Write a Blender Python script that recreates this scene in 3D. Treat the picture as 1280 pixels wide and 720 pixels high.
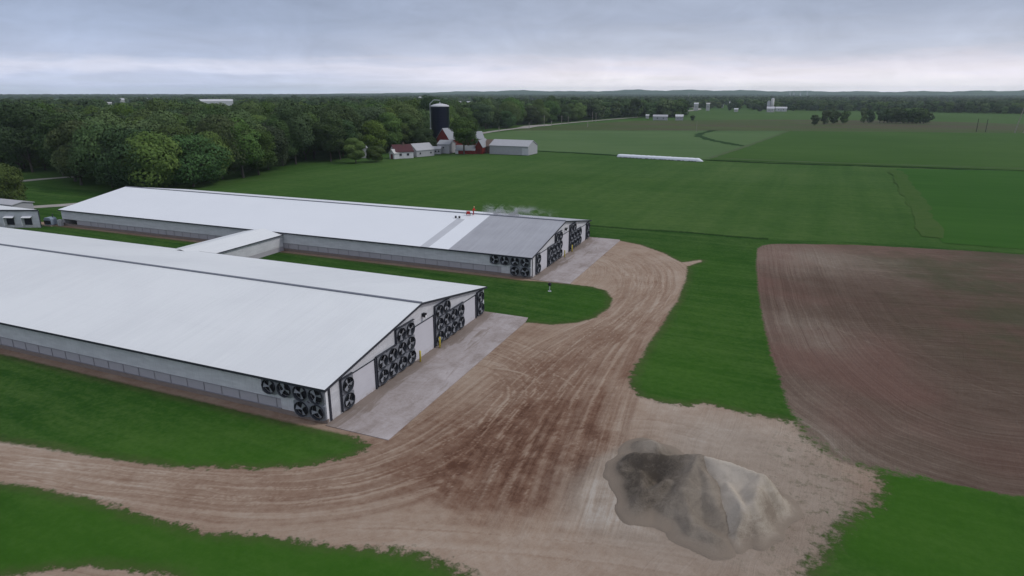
import bpy, math, random
import numpy as np
from mathutils import Matrix, Vector
random.seed(7); rng = np.random.default_rng(7)
S = bpy.context.scene
for o in list(bpy.data.objects): bpy.data.objects.remove(o)
COL = S.collection
R = math.radians

# ------------------------------------------------------------------ camera
CAM = np.array([38.21, -45.25, 31.0]); FPX = 807.23; PITCH = R(16.904); ROLL = R(-0.06); YAW = 1.17732
_r = np.array([math.sin(YAW), math.cos(YAW), 0.0])
_f = np.array([-math.cos(YAW)*math.cos(PITCH), math.sin(YAW)*math.cos(PITCH), -math.sin(PITCH)])
_u = np.cross(_r, _f)
right = _r*math.cos(ROLL) - _u*math.sin(ROLL)
up = _r*math.sin(ROLL) + _u*math.cos(ROLL)
cd = bpy.data.cameras.new('camera'); cam = bpy.data.objects.new('camera', cd); COL.objects.link(cam)
cd.sensor_width = 36; cd.lens = 36*FPX/1280; cd.clip_start = 0.5; cd.clip_end = 60000
M4 = Matrix.Identity(4)
for i in range(3):
    M4[i][0] = right[i]; M4[i][1] = up[i]; M4[i][2] = -_f[i]; M4[i][3] = CAM[i]
cam.matrix_world = M4
S.camera = cam
S.render.resolution_x = 1024; S.render.resolution_y = 576
S.view_settings.view_transform = 'Standard'; S.view_settings.look = 'None'
S.view_settings.exposure = 0.0; S.view_settings.gamma = 1.0
S.view_settings.use_curve_mapping = False

def ray(px, py):
    return right*((px-640)/FPX) + up*((360-py)/FPX) + _f
def G(px, py, z=0.0):                       # point of the ground seen at a place of the photograph
    d = ray(px, py); t = (z-CAM[2])/d[2]; return (CAM+d*t)[:2]
def AT(px, dist):                           # ground point at a bearing and horizontal distance
    d = ray(px, 200)[:2]; d = d/np.linalg.norm(d); return CAM[:2]+d*dist
def H(px, py, dist):                        # height above the ground seen at a bearing, distance
    d = ray(px, py); return CAM[2] + d[2]/np.linalg.norm(d[:2])*dist

# ------------------------------------------------------------------ node helper
class NT:
    def __init__(s, tree): s.t = tree; s.n = tree.nodes; s.l = tree.links
    def new(s, typ, **kw):
        n = s.n.new(typ)
        for k, v in kw.items(): setattr(n, k, v)
        return n
    def put(s, sock, v):
        if isinstance(v, bpy.types.NodeSocket): s.l.new(v, sock)
        elif isinstance(v, (tuple, list)):
            v = tuple(v)
            if len(sock.default_value) == 4 and len(v) == 3: v = v+(1,)
            sock.default_value = v
        else: sock.default_value = v
    def m(s, op, a, b=0.0, c=None, clamp=False):
        n = s.new('ShaderNodeMath', operation=op); n.use_clamp = clamp
        s.put(n.inputs[0], a); s.put(n.inputs[1], b)
        if c is not None: s.put(n.inputs[2], c)
        return n.outputs[0]
    def mix(s, f, a, b, mode='MIX'):
        n = s.new('ShaderNodeMix', data_type='RGBA', blend_type=mode)
        s.put(n.inputs[0], f); s.put(n.inputs[6], a); s.put(n.inputs[7], b)
        return n.outputs[2]
    def attr(s, name):
        return s.new('ShaderNodeAttribute', attribute_name=name)
    def fac(s, name): return s.attr(name).outputs['Fac']
    def noise(s, vec, scale=1.0, detail=4, rough=0.55, dist=0.0):
        n = s.new('ShaderNodeTexNoise'); s.put(n.inputs['Vector'], vec)
        s.put(n.inputs['Scale'], scale); n.inputs['Detail'].default_value = detail
        n.inputs['Roughness'].default_value = rough; n.inputs['Distortion'].default_value = dist
        return n.outputs[0]
    def comb(s, x, y, z=0.0):
        n = s.new('ShaderNodeCombineXYZ'); s.put(n.inputs[0], x); s.put(n.inputs[1], y); s.put(n.inputs[2], z); return n.outputs[0]
    def sep(s, v):
        n = s.new('ShaderNodeSeparateXYZ'); s.put(n.inputs[0], v); return n.outputs
    def scale(s, v, sx, sy, sz=1.0, rz=0.0):
        n = s.new('ShaderNodeMapping'); s.put(n.inputs[0], v); n.inputs[3].default_value = (sx, sy, sz); n.inputs[2].default_value = (0, 0, rz); return n.outputs[0]
    def along(s, p, ang, sl, sw):     # stretched coordinates: direction ang (radians from +X) gets scale sl, across gets sw
        x, y, z = s.sep(p); c, q = math.cos(ang), math.sin(ang)
        return s.comb(s.m('MULTIPLY', s.m('ADD', s.m('MULTIPLY', x, c), s.m('MULTIPLY', y, q)), sl), s.m('MULTIPLY', s.m('SUBTRACT', s.m('MULTIPLY', y, c), s.m('MULTIPLY', x, q)), sw))
    def ss(s, v, a, b, lo=0.0, hi=1.0):
        n = s.new('ShaderNodeMapRange', interpolation_type='SMOOTHSTEP'); s.put(n.inputs[0], v)
        s.put(n.inputs[1], a); s.put(n.inputs[2], b); s.put(n.inputs[3], lo); s.put(n.inputs[4], hi); return n.outputs[0]
    def ramp(s, v, stops):
        n = s.new('ShaderNodeValToRGB'); s.put(n.inputs[0], v); e = n.color_ramp.elements
        while len(e) < len(stops): e.new(0.5)
        for q, (p, c) in zip(e, stops): q.position = p; q.color = tuple(c)+(1,)
        return n.outputs[0]
    def pos(s): return s.new('ShaderNodeNewGeometry').outputs['Position']
    def obj(s): return s.new('ShaderNodeTexCoord').outputs['Object']

def material(name, build=None, color=(.5, .5, .5), rough=0.8, metal=0.0, spec=0.3):
    m = bpy.data.materials.new(name); m.use_nodes = True
    t = NT(m.node_tree); b = m.node_tree.nodes['Principled BSDF']
    b.inputs['Base Color'].default_value = tuple(color)+(1,); b.inputs['Roughness'].default_value = rough
    b.inputs['Metallic'].default_value = metal; b.inputs['Specular IOR Level'].default_value = spec
    if build:
        c = build(t, b)
        if c is not None: t.put(b.inputs['Base Color'], c)
    return m
def bump(t, b, h, dist=0.1, strength=0.6):
    n = t.new('ShaderNodeBump'); n.inputs['Strength'].default_value = strength; n.inputs['Distance'].default_value = dist
    t.put(n.inputs['Height'], h); t.l.new(n.outputs[0], b.inputs['Normal'])

# ------------------------------------------------------------------ world and sun
SUN_EL, SUN_AZ = 58.0, 150.0      # overcast: very soft sun behind cloud
w = bpy.data.worlds.new('World'); S.world = w; w.use_nodes = True
t = NT(w.node_tree); bg = w.node_tree.nodes['Background']; wo = w.node_tree.nodes['World Output']
sky = t.new('ShaderNodeTexSky', sky_type='NISHITA'); sky.sun_disc = False
sd = Vector((0.62, 0.22, 0.70)).normalized()
sky.sun_elevation = math.asin(sd.z); sky.sun_rotation = math.atan2(sd.x, sd.y)
t.put(bg.inputs[0], sky.outputs[0]); bg.inputs[1].default_value = 0.07
d = t.new('ShaderNodeTexCoord').outputs['Generated']
x, y, z = t.sep(d)
zc = t.m('MAXIMUM', z, 0.0)
inv = t.m('DIVIDE', 1.0, t.m('ADD', zc, 0.055))
pv = t.comb(t.m('MULTIPLY', x, inv), t.m('MULTIPLY', y, inv), 0.0)
# u: sideways axis across the view, v: depth
n1 = t.noise(t.scale(pv, .34, .34, 1, 0), 1.0, 7, .55, .35)
n2 = t.noise(t.scale(d, 7.0, 7.0, 20.0), 1.0, 6, .62, .8)
n3 = t.noise(t.scale(d, 4.0, 4.0, 26.0), 1.0, 6, .6, .6)
side = t.m('ADD', t.m('MULTIPLY', x, float(_r[0])), t.m('MULTIPLY', y, float(_r[1])))
zz = t.m('ADD', zc, t.m('MULTIPLY', t.m('SUBTRACT', n3, .5), .030))
zz = t.m('ADD', zz, t.m('MULTIPLY', t.m('SUBTRACT', n1, .5), .060))
left = t.ramp(zz, [(0.0, (.72, .80, 1.0)), (.018, (.64, .71, .93)), (.030, (.80, .83, 1.0)), (.046, (.50, .57, .76)), (.09, (.38, .45, .62)), (.16, (.32, .38, .53)), (.45, (.56, .60, .72)), (1, (.66, .70, .79))])
rightc = t.ramp(zz, [(0.0, (1.10, 1.08, 1.14)), (.020, (1.0, .96, 1.05)), (.036, (.82, .80, .91)), (.055, (.57, .61, .74)), (.10, (.43, .485, .63)), (.16, (.38, .43, .55)), (.45, (.56, .60, .72)), (1, (.66, .70, .79))])
cc = t.mix(t.ss(side, -.42, .12), left, rightc)
lum = t.m('ADD', .40, t.m('MULTIPLY', t.m('ADD', t.m('MULTIPLY', n1, .60), t.m('MULTIPLY', n2, .40)), 1.22))
cl = t.new('ShaderNodeVectorMath', operation='SCALE'); t.put(cl.inputs[0], cc); t.put(cl.inputs[3], lum)
bg2 = t.new('ShaderNodeBackground'); t.put(bg2.inputs[0], cl.outputs[0]); bg2.inputs[1].default_value = 1.0
mx = t.new('ShaderNodeMixShader'); mx.inputs[0].default_value = 0.90
t.l.new(bg.outputs[0], mx.inputs[1]); t.l.new(bg2.outputs[0], mx.inputs[2]); t.l.new(mx.outputs[0], wo.inputs[0])

sl = bpy.data.lights.new('sun', 'SUN'); sl.energy = 1.25; sl.angle = R(12); sl.color = (1.0, .97, .93)
so = bpy.data.objects.new('sun', sl); COL.objects.link(so)
so.rotation_euler = (-sd).to_track_quat('-Z', 'Y').to_euler()

# ------------------------------------------------------------------ object helpers
def tag(o, label=None, cat=None, group=None, kind=None):
    if label: o['label'] = label
    if cat: o['category'] = cat
    if group: o['group'] = group
    if kind: o['kind'] = kind
    return o
def thing(name, label, cat, loc=(0, 0, 0), rz=0.0, group=None):
    o = bpy.data.objects.new(name, None); COL.objects.link(o); o.empty_display_size = .5
    o.location = (loc[0], loc[1], loc[2] if len(loc) > 2 else 0); o.rotation_euler = (0, 0, rz)
    return tag(o, label, cat, group)
class MB:
    def __init__(s): s.v = []; s.f = []
    def add(s, vs, fs):
        n = len(s.v); s.v += [tuple(map(float, q)) for q in vs]; s.f += [tuple(n+i for i in q) for q in fs]; return s
    def box(s, x0, x1, y0, y1, z0, z1):
        return s.add([(x0,y0,z0),(x1,y0,z0),(x1,y1,z0),(x0,y1,z0),(x0,y0,z1),(x1,y0,z1),(x1,y1,z1),(x0,y1,z1)],
                     [(0,3,2,1),(4,5,6,7),(0,1,5,4),(1,2,6,5),(2,3,7,6),(3,0,4,7)])
    def prism(s, poly, axis, a, b):          # poly of 2D points extruded along an axis
        n = len(poly)
        def mk(p, q):
            return {'x': (q, p[0], p[1]), 'y': (p[0], q, p[1]), 'z': (p[0], p[1], q)}[axis]
        vs = [mk(p, a) for p in poly]+[mk(p, b) for p in poly]
        fs = [tuple(range(n))[::-1], tuple(range(n, 2*n))]+[(i, (i+1) % n, n+(i+1) % n, n+i) for i in range(n)]
        return s.add(vs, fs)
    def lathe(s, prof, seg=16, c=(0, 0, 0), axis='z', cap=True):   # prof: (radius, height)
        vs = []; fs = []
        for r, h in prof:
            for k in range(seg):
                a = 2*math.pi*k/seg; ca, sa = math.cos(a)*r, math.sin(a)*r
                vs.append({'z': (c[0]+ca, c[1]+sa, c[2]+h), 'x': (c[0]+h, c[1]+ca, c[2]+sa), 'y': (c[0]+ca, c[1]+h, c[2]+sa)}[axis])
        for j in range(len(prof)-1):
            for k in range(seg):
                k2 = (k+1) % seg; fs.append((j*seg+k, j*seg+k2, (j+1)*seg+k2, (j+1)*seg+k))
        if cap:
            fs.append(tuple(range(seg))[::-1]); fs.append(tuple((len(prof)-1)*seg+k for k in range(seg)))
        return s.add(vs, fs)
    def tube(s, pts, rad, seg=8):
        if not hasattr(rad, '__len__'): rad = [rad]*len(pts)
        pts = [Vector(p) for p in pts]; vs = []; fs = []
        for i, p in enumerate(pts):
            dd = (pts[min(i+1, len(pts)-1)]-pts[max(i-1, 0)]).normalized()
            a = dd.orthogonal().normalized() if i == 0 else (a-dd*a.dot(dd)).normalized()
            b = dd.cross(a)
            for k in range(seg):
                th = 2*math.pi*k/seg; vs.append(p+(a*math.cos(th)+b*math.sin(th))*rad[i])
        for j in range(len(pts)-1):
            for k in range(seg):
                k2 = (k+1) % seg; fs.append((j*seg+k, j*seg+k2, (j+1)*seg+k2, (j+1)*seg+k))
        fs.append(tuple(range(seg))[::-1]); fs.append(tuple((len(pts)-1)*seg+k for k in range(seg)))
        return s.add(vs, fs)
    def build(s, name, mat, parent=None, smooth=False, loc=None):
        me = bpy.data.meshes.new(name); me.from_pydata(s.v, [], s.f)
        if mat is not None: me.materials.append(mat)
        if smooth: me.polygons.foreach_set('use_smooth', [True]*len(me.polygons))
        me.update()
        o = bpy.data.objects.new(name, me); COL.objects.link(o)
        if parent is not None: o.parent = parent
        if loc is not None: o.location = loc
        return o
def dup(root, loc=None, rz=None, parent=None, label=None, group=None):
    c = root.copy(); COL.objects.link(c)
    if parent is not None: c.parent = parent
    if loc is not None: c.location = loc
    if rz is not None: c.rotation_euler = (root.rotation_euler[0], root.rotation_euler[1], rz)
    if label: c['label'] = label
    if group: c['group'] = group
    for ch in root.children: dup(ch, parent=c)
    return c

# ------------------------------------------------------------------ colour functions for the ground
def hsum(t, *a):
    r = a[0]
    for q in a[1:]: r = t.m('ADD', r, q)
    return r
def meadow_color(t):
    p = t.pos()
    a = t.noise(t.scale(p, .012, .012, .012), 1, 5, .6)
    dm_ = G(985, 215)-G(940, 290); b = t.noise(t.along(p, math.atan2(dm_[1], dm_[0]), .006, .16), 1, 5, .6)
    b2 = t.noise(t.along(p, R(4), .02, .30), 1, 5, .6)
    c = t.noise(t.scale(p, .5, .5, .5), 1, 6, .7)
    b = hsum(t, t.m('MULTIPLY', b, .6), t.m('MULTIPLY', b2, .4))
    v = hsum(t, t.m('MULTIPLY', a, .6), t.m('MULTIPLY', b, .5), t.m('MULTIPLY', c, .40), -.17)
    return t.ramp(v, [(.34, (.025, .066, .013)), (.52, (.042, .094, .020)), (.72, (.072, .124, .034))])
def lawn_color(t):
    p = t.pos()
    a = t.noise(t.scale(p, .05, .09, .05), 1, 5, .6)
    st = t.noise(t.along(p, R(-3), .03, .6), 1, 4, .6)
    c = t.noise(t.scale(p, 1.6, 1.6, 1.6), 1, 6, .75)
    v = hsum(t, t.m('MULTIPLY', a, .55), t.m('MULTIPLY', st, .55), t.m('MULTIPLY', c, .75), t.m('MULTIPLY', t.noise(t.scale(p, .35, .35, .35), 1, 4, .6), .3), -.495)
    return t.ramp(v, [(.28, (.012, .042, .007)), (.50, (.024, .068, .012)), (.74, (.058, .108, .026))])

def near_ground(t, b):
    p = t.pos()
    nf = t.noise(t.scale(p, 1.3, 1.3, 1.3), 1, 7, .72)
    nl = t.noise(t.scale(p, .16, .16, .16), 1, 4, .6)
    nfine = t.noise(t.scale(p, 7, 7, 7), 1, 5, .8)
    nm = t.noise(t.scale(p, .42, .42, .42), 1, 6, .7, .5)
    # dirt -----------------------------------------------------------
    fa = t.attr('flow_a').outputs['Vector']; fb = t.attr('flow_b').outputs['Vector']
    s1, t1, w2 = t.sep(fa); s2, t2, w3 = t.sep(fb)
    warp = t.m('MULTIPLY', t.m('SUBTRACT', t.noise(t.scale(p, .06, .06, .06), 1, 3, .5), .5), 3.5)
    t1w = t.m('ADD', t1, warp); t2w = t.m('ADD', t2, t.m('MULTIPLY', warp, .10))
    k1 = t.noise(t.comb(t.m('MULTIPLY', s1, .035), t.m('MULTIPLY', t1w, 2.3)), 1, 7, .68)
    k1b = t.noise(t.comb(t.m('MULTIPLY', s1, .06), t.m('MULTIPLY', t1w, 6.5), 7.0), 1, 4, .6)
    k2 = t.noise(t.comb(t.m('MULTIPLY', s2, .08), t.m('MULTIPLY', t2w, 1.2), 3.0), 1, 8, .72)
    k2b = t.noise(t.comb(t.m('MULTIPLY', s2, .09), t.m('MULTIPLY', t2w, 5.2), 9.0), 1, 4, .6)
    t3 = t.fac('t3')
    k3 = t.noise(t.comb(t.m('MULTIPLY', s1, .04), t.m('MULTIPLY', t3, 2.4), 5.0), 1, 5, .65)
    fld = hsum(t, t.m('MULTIPLY', k1, .62), t.m('MULTIPLY', k1b, .38))
    fld2 = hsum(t, t.m('MULTIPLY', k2, .66), t.m('MULTIPLY', k2b, .34))
    mixf = t.new('ShaderNodeMix', data_type='FLOAT'); t.put(mixf.inputs[0], w2); t.put(mixf.inputs[2], fld); t.put(mixf.inputs[3], fld2)
    mixg = t.new('ShaderNodeMix', data_type='FLOAT'); t.put(mixg.inputs[0], w3); t.put(mixg.inputs[2], mixf.outputs[0]); t.put(mixg.inputs[3], k3)
    streak = mixg.outputs[0]
    tone = t.fac('tone')
    calm = t.fac('calm')      # places with no tracks
    stm = t.m('MULTIPLY', t.m('SUBTRACT', streak, .5), t.m('SUBTRACT', t.m('ADD', .72, t.m('MULTIPLY', w2, .75)), t.m('MULTIPLY', calm, .6)))
    trk = t.m('MULTIPLY', t.fac('tracks'), t.m('ADD', .5, t.m('MULTIPLY', t.noise(t.scale(p, .15, .15, .15), 1, 3, .6), 1.0)))
    dv = hsum(t, .555, stm, trk, t.m('MULTIPLY', t.m('MULTIPLY', tone, t.m('ADD', t.ss(nm, .30, .70, .45, 1.15), t.m('MULTIPLY', t.m('SUBTRACT', streak, .42), 1.6))), .24), t.m('MULTIPLY', t.m('SUBTRACT', nf, .5), .50), t.m('MULTIPLY', t.m('SUBTRACT', nl, .5), .55), t.m('MULTIPLY', t.m('SUBTRACT', nfine, .5), .30))
    dirt = t.ramp(dv, [(.0, (.100, .050, .033)), (.20, (.172, .099, .068)), (.40, (.248, .168, .122)), (.58, (.312, .230, .172)), (.80, (.38, .302, .240)), (1, (.45, .38, .315))])
    gv = t.m('ADD', dv, .02)
    grey = t.ramp(gv, [(.1, (.14, .106, .084)), (.5, (.24, .196, .158)), (.8, (.33, .28, .232)), (1, (.38, .34, .30))])
    dirt = t.mix(t.m('MULTIPLY', t.fac('grey'), .7, clamp=True), dirt, grey)
    # lawn, meadow ----------------------------------------------------
    lawn = lawn_color(t)
    lush = t.fac('lush')
    bare = t.m('MULTIPLY', t.ss(t.noise(t.scale(p, .9, .9, .9), 1, 6, .8), .60, .72), t.ss(t.noise(t.scale(p, .09, .09, .09), 1, 3, .6), .45, .65, .1, .6))
    lawn = t.mix(bare, lawn, (.075, .100, .028))
    lawn = t.mix(lush, lawn, t.mix(.60, lawn, (.044, .122, .012)))
    mead = meadow_color(t)
    mm = t.ss(t.m('ADD', t.fac('sd_meadow'), t.m('MULTIPLY', t.m('SUBTRACT', nl, .5), 3.0)), -.6, .6)
    green = t.mix(mm, mead, lawn)
    swn = t.m('ADD', t.fac('swath'), t.m('MULTIPLY', t.m('SUBTRACT', nf, .5), 2.6))
    green = t.mix(t.ss(swn, 1.3, .3, 0, .8), green, (.009, .028, .006))
    # tilled soil ------------------------------------------------------
    e = t.fac('sd_soil'); el = t.attr('soil_uv').outputs['Vector']; ex, ey, ez = t.sep(el)
    ewp = t.m('ADD', ez, t.m('MULTIPLY', t.m('SUBTRACT', nl, .5), .8))
    r1 = t.noise(t.comb(t.m('MULTIPLY', ewp, 2.6), t.m('MULTIPLY', ey, .015), 2.0), 1, 6, .8)
    r2 = t.noise(t.comb(t.m('MULTIPLY', ex, .012), t.m('MULTIPLY', ey, 2.4), 4.0), 1, 6, .8)
    dg = t.m('ADD', t.m('MULTIPLY', ex, .80), t.m('MULTIPLY', ey, .52))
    dg2 = t.m('SUBTRACT', t.m('MULTIPLY', ey, .80), t.m('MULTIPLY', ex, .52))
    r3 = t.noise(t.comb(t.m('MULTIPLY', dg, .85), t.m('MULTIPLY', dg2, .012), 6.0), 1, 3, .6)
    hd = t.m('MULTIPLY', t.ss(t.m('ADD', ez, t.m('MULTIPLY', nl, 10.0)), 34.0, 14.0), .85)
    rr = t.new('ShaderNodeMix', data_type='FLOAT'); t.put(rr.inputs[0], hd); t.put(rr.inputs[2], r2); t.put(rr.inputs[3], r1)
    r3l = t.ss(r3, .60, .72)
    sv = hsum(t, .5, t.m('MULTIPLY', t.m('SUBTRACT', rr.outputs[0], .5), 1.15), t.m('MULTIPLY', t.m('SUBTRACT', nl, .5), .35), t.m('MULTIPLY', t.m('SUBTRACT', nf, .5), .35), t.m('MULTIPLY', t.m('SUBTRACT', nfine, .5), .42), t.m('MULTIPLY', t.fac('tone_soil'), .30), t.m('MULTIPLY', r3l, .13))
    soil = t.ramp(sv, [(.05, (.056, .036, .027)), (.38, (.098, .067, .051)), (.60, (.140, .103, .080)), (.85, (.215, .172, .138)), (1, (.30, .25, .205))])
    nred = t.noise(t.scale(p, .045, .045, .045), 1, 3, .5)
    soil = t.mix(t.m('MULTIPLY', t.ss(nred, .42, .65), t.ss(ez, 55.0, 18.0)), soil, t.mix(.32, soil, (.20, .10, .085)))
    sprout = t.m('MULTIPLY', t.ss(t.noise(t.scale(p, .05, .05, .05), 1, 5, .7),   .40, .66, 0, .58), t.ss(ez, 14.0, 34.0))
    soil = t.mix(sprout, soil, (.055, .07, .035))
    # borders ------------------------------------------------------------
    fray = t.m('ADD', t.m('MULTIPLY', t.m('SUBTRACT', nf, .5), 3.2), t.m('MULTIPLY', t.m('SUBTRACT', nl, .5), 1.8))
    fr = t.m('MULTIPLY', fray, t.m('ADD', t.fac('fray'), t.m('MULTIPLY', t.fac('soft'), 1.1)))
    gd = t.ss(t.m('DIVIDE', t.m('ADD', t.fac('sd_dirt'), fr), t.m('ADD', 1.0, t.m('MULTIPLY', t.fac('soft'), 1.6))), -.25, .30)        # 1 outside the dirt
    halo = t.ss(t.m('ADD', t.fac('sd_dirt'), t.m('MULTIPLY', fray, .7)), .0, 1.6)
    green = t.mix(t.m('MULTIPLY', t.m('SUBTRACT', 1.0, halo), .40), green, (.085, .075, .04))
    soft = t.fac('soft'); sdi = t.m('ADD', t.fac('sd_soil'), t.m('MULTIPLY', fray, t.m('ADD', t.m('ADD', .15, t.m('MULTIPLY', t.fac('soft'), 1.0)), t.m('MULTIPLY', t.fac('fray'), .6))))
    gs = t.ss(t.m('DIVIDE', sdi, t.m('ADD', 1.0, t.m('MULTIPLY', soft, 2.5))), -.25, .25)
    # tufts growing in the loose margin of the yard
    tufts = t.m('MULTIPLY', t.ss(t.noise(t.scale(p, 1.1, 1.1, 1.1), 1, 6, .8), .52, .60), t.m('MULTIPLY', t.fac('weeds'), .8))
    base = t.mix(gs, soil, t.mix(gd, dirt, green))
    base = t.mix(t.m('MULTIPLY', tufts, .55), base, (.085, .085, .045))
    gb = t.m('MULTIPLY', gd, gs)
    hgt = hsum(t, t.m('MULTIPLY', nf, .6), t.m('MULTIPLY', nfine, .25), t.m('MULTIPLY', t.m('MULTIPLY', streak, 1.1), t.m('SUBTRACT', 1.0, gb)), t.m('MULTIPLY', gb, .9), t.m('MULTIPLY', t.m('MULTIPLY', rr.outputs[0], .8), t.m('SUBTRACT', 1.0, gs)))
    bump(t, b, hgt, .16, .8)
    b.inputs['Roughness'].default_value = .95; b.inputs['Specular IOR Level'].default_value = .02
    return base
M_ground = material('near_ground', near_ground)
def _mead(t, b):
    c = meadow_color(t); bump(t, b, t.noise(t.scale(t.pos(), 1.2, 1.2, 1.2), 1, 5, .7), .15, .6)
    b.inputs['Specular IOR Level'].default_value = .03; b.inputs['Roughness'].default_value = .95; return c
M_meadow = material('meadow', _mead)
def field_mat(name, lo, hi, sx=.02, sy=.3, rot=0.0, mixc=None):
    def bld(t, b):
        p = t.pos()
        a = t.noise(t.scale(p, .008, .008, .008), 1, 5, .6); r = t.noise(t.along(p, rot, sx, sy), 1, 5, .65)
        v = hsum(t, t.m('MULTIPLY', a, .6), t.m('MULTIPLY', r, .4))
        b.inputs['Specular IOR Level'].default_value = .03; b.inputs['Roughness'].default_value = .95
        c = t.mix(t.ss(v, .36, .64), lo, hi)
        if mixc: c = t.mix(t.ss(t.noise(t.scale(p, .004, .02, .01), 1, 4, .6), .45, .62), c, mixc)
        return c
    return material(name, bld)

# ------------------------------------------------------------------ near ground grid
def P(*pts): return np.array([G(a, b) for a, b in pts])
def seg_dist(Q, A, B):
    d = B-A; L2 = (d@d)+1e-12; tt = np.clip(((Q-A)@d)/L2, 0, 1)
    return np.hypot(*(Q-(A+tt[:, None]*d)).T), tt
def poly_dist(Q, pts, closed=False):
    pts = np.asarray(pts); best = np.full(len(Q), 1e9); s = np.zeros(len(Q)); sg = np.zeros(len(Q)); acc = 0
    n = len(pts); rngn = range(n if closed else n-1)
    for i in rngn:
        A, B = pts[i], pts[(i+1) % n]; dd, tt = seg_dist(Q, A, B); L = np.hypot(*(B-A))
        cr = (B-A)[0]*(Q-A)[:, 1]-(B-A)[1]*(Q-A)[:, 0]
        m_ = dd < best; best[m_] = dd[m_]; s[m_] = acc+tt[m_]*L; sg[m_] = np.sign(cr[m_]); acc += L
    return best, s, sg
def inside(Q, pts):
    pts = np.asarray(pts); c = np.zeros(len(Q), bool); j = len(pts)-1
    for i in range(len(pts)):
        xi, yi = pts[i]; xj, yj = pts[j]
        hit = ((yi > Q[:, 1]) != (yj > Q[:, 1])) & (Q[:, 0] < (xj-xi)*(Q[:, 1]-yi)/(yj-yi+1e-12)+xi)
        c ^= hit; j = i
    return c
def sdf(Q, pts):
    d_, _, _ = poly_dist(Q, pts, True); return np.where(inside(Q, pts), -d_, d_)
def smooth_line(pts, k=3):
    pts = np.asarray(pts)
    for _ in range(k):
        q = [pts[0]]
        for a, b in zip(pts[:-1], pts[1:]): q += [a*.75+b*.25, a*.25+b*.75]
        q.append(pts[-1]); pts = np.array(q)
    return pts
def smooth_poly(pts, k=2):
    pts = np.asarray(pts)
    for _ in range(k):
        q = []
        for a, b in zip(pts, np.roll(pts, -1, 0)): q += [a*.75+b*.25, a*.25+b*.75]
        pts = np.array(q)
    return pts
def axis_pts(segs):
    out = []
    for a, b, st in segs: out += list(np.arange(a, b, st))
    return np.array(out+[segs[-1][1]])
gx = axis_pts([(-330, -170, 6), (-170, -50, 1.5), (-50, -14, .5), (-14, 60, .16), (60, 72, .42), (72, 110, 1.0), (110, 200, 4)])
gy = axis_pts([(-60, -34, 1.0), (-34, 62, .16), (62, 100, .4), (100, 112, .7), (112, 190, 1.5), (190, 202, 3)])
XX, YY = np.meshgrid(gx, gy, indexing='ij'); Q = np.c_[XX.ravel(), YY.ravel()]
yard = np.vstack([P((-400, 520), (-60, 546), (0, 552), (60, 561), (130, 573), (220, 585), (310, 588), (380, 583), (440, 571), (464, 556), (436, 544)),
                  [(-.8, -1.2), (-130, -1.2), (-130, .5), (.3, .5), (.3, 35), (5, 35.8)],
                  P((657, 403), (690, 406), (720, 404), (745, 397), (762, 384), (766, 373), (757, 363), (738, 358), (712, 355)),
                  [(3, 54.6), (-1, 53.9), (-130, 53.9), (-130, 56), (.3, 56), (.3, 90)],
                  P((774, 301), (800, 306), (830, 317), (852, 328), (876, 325), (877, 327), (858, 333), (858, 348), (845, 378), (828, 404), (812, 428), (798, 452), (786, 470), (788, 485), (802, 496), (830, 503), (860, 507), (880, 505), (900, 511), (940, 519), (993, 527), (1010, 545), (1045, 572), (1095, 592), (1088, 618), (1062, 640), (1040, 662), (1022, 692), (1008, 720), (990, 800), (560, 800), (590, 722), (560, 704), (520, 692), (470, 686), (400, 680), (340, 672), (262, 664), (210, 650), (130, 628), (60, 612), (0, 603), (-80, 590), (-400, 560))])
patch = P((-20, 726), (60, 713), (110, 709), (160, 712), (215, 724), (240, 780), (-60, 780))
soil_poly = smooth_poly(np.vstack([P((945, 318), (946, 345), (950, 380), (958, 420), (968, 455), (982, 495), (996, 528), (1012, 552), (1045, 572), (1100, 588), (1180, 602), (1282, 626)), [(78, 20), (198, 40), (198, 118)], P((1281, 318), (1100, 307), (968, 304), (948, 308))]), 1)
meadow_line = smooth_line(P((600, 270), (700, 279), (800, 287), (870, 291), (950, 299), (1100, 305), (1281, 318)), 2)
meadow_poly = np.vstack([[(-330, 97), (-120, 97), (-40, 108)], P((735, 282), (800, 287), (870, 291), (950, 299), (1100, 304), (1281, 316)), [(200, 118), (200, 202), (-330, 202)]])
sdD = np.minimum(sdf(Q, yard), sdf(Q, patch)); sdS = sdf(Q, soil_poly); sdM = sdf(Q, meadow_poly)
swd, _, _ = poly_dist(Q, meadow_line)
swd = swd + np.where(Q[:, 0] > G(960, 300)[0], .9, 0)
main = smooth_line(P((-300, 545), (0, 577), (150, 601), (300, 618), (420, 612), (520, 578), (600, 522), (680, 450), (740, 405), (795, 372), (818, 345), (795, 322), (760, 316)), 3)
d1, s1, g1 = poly_dist(Q, main)
a_, b_ = G(687, 638), G(749, 492); dv_ = (b_-a_)/np.hypot(*(b_-a_)); nv_ = np.array([-dv_[1], dv_[0]])
s2 = (Q-a_)@dv_; t2 = (Q-a_)@nv_
def blob(px, py, r, ry=None):
    c = G(px, py); return np.exp(-(((Q-c)**2).sum(1))/(2*r*r))
w2 = np.clip(blob(700, 590, 5)+blob(650, 610, 4.5)+blob(740, 540, 5)+blob(770, 470, 6)*.7+blob(760, 620, 3.5), 0, 1)
c3 = G(585, 492); t3 = np.hypot(*(Q-c3).T)
w3 = np.exp(-((t3-6.0)/1.6)**2)*np.clip(blob(650, 480, 4.5)*1.3, 0, 1)*.75
tone = np.zeros(len(Q))
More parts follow.
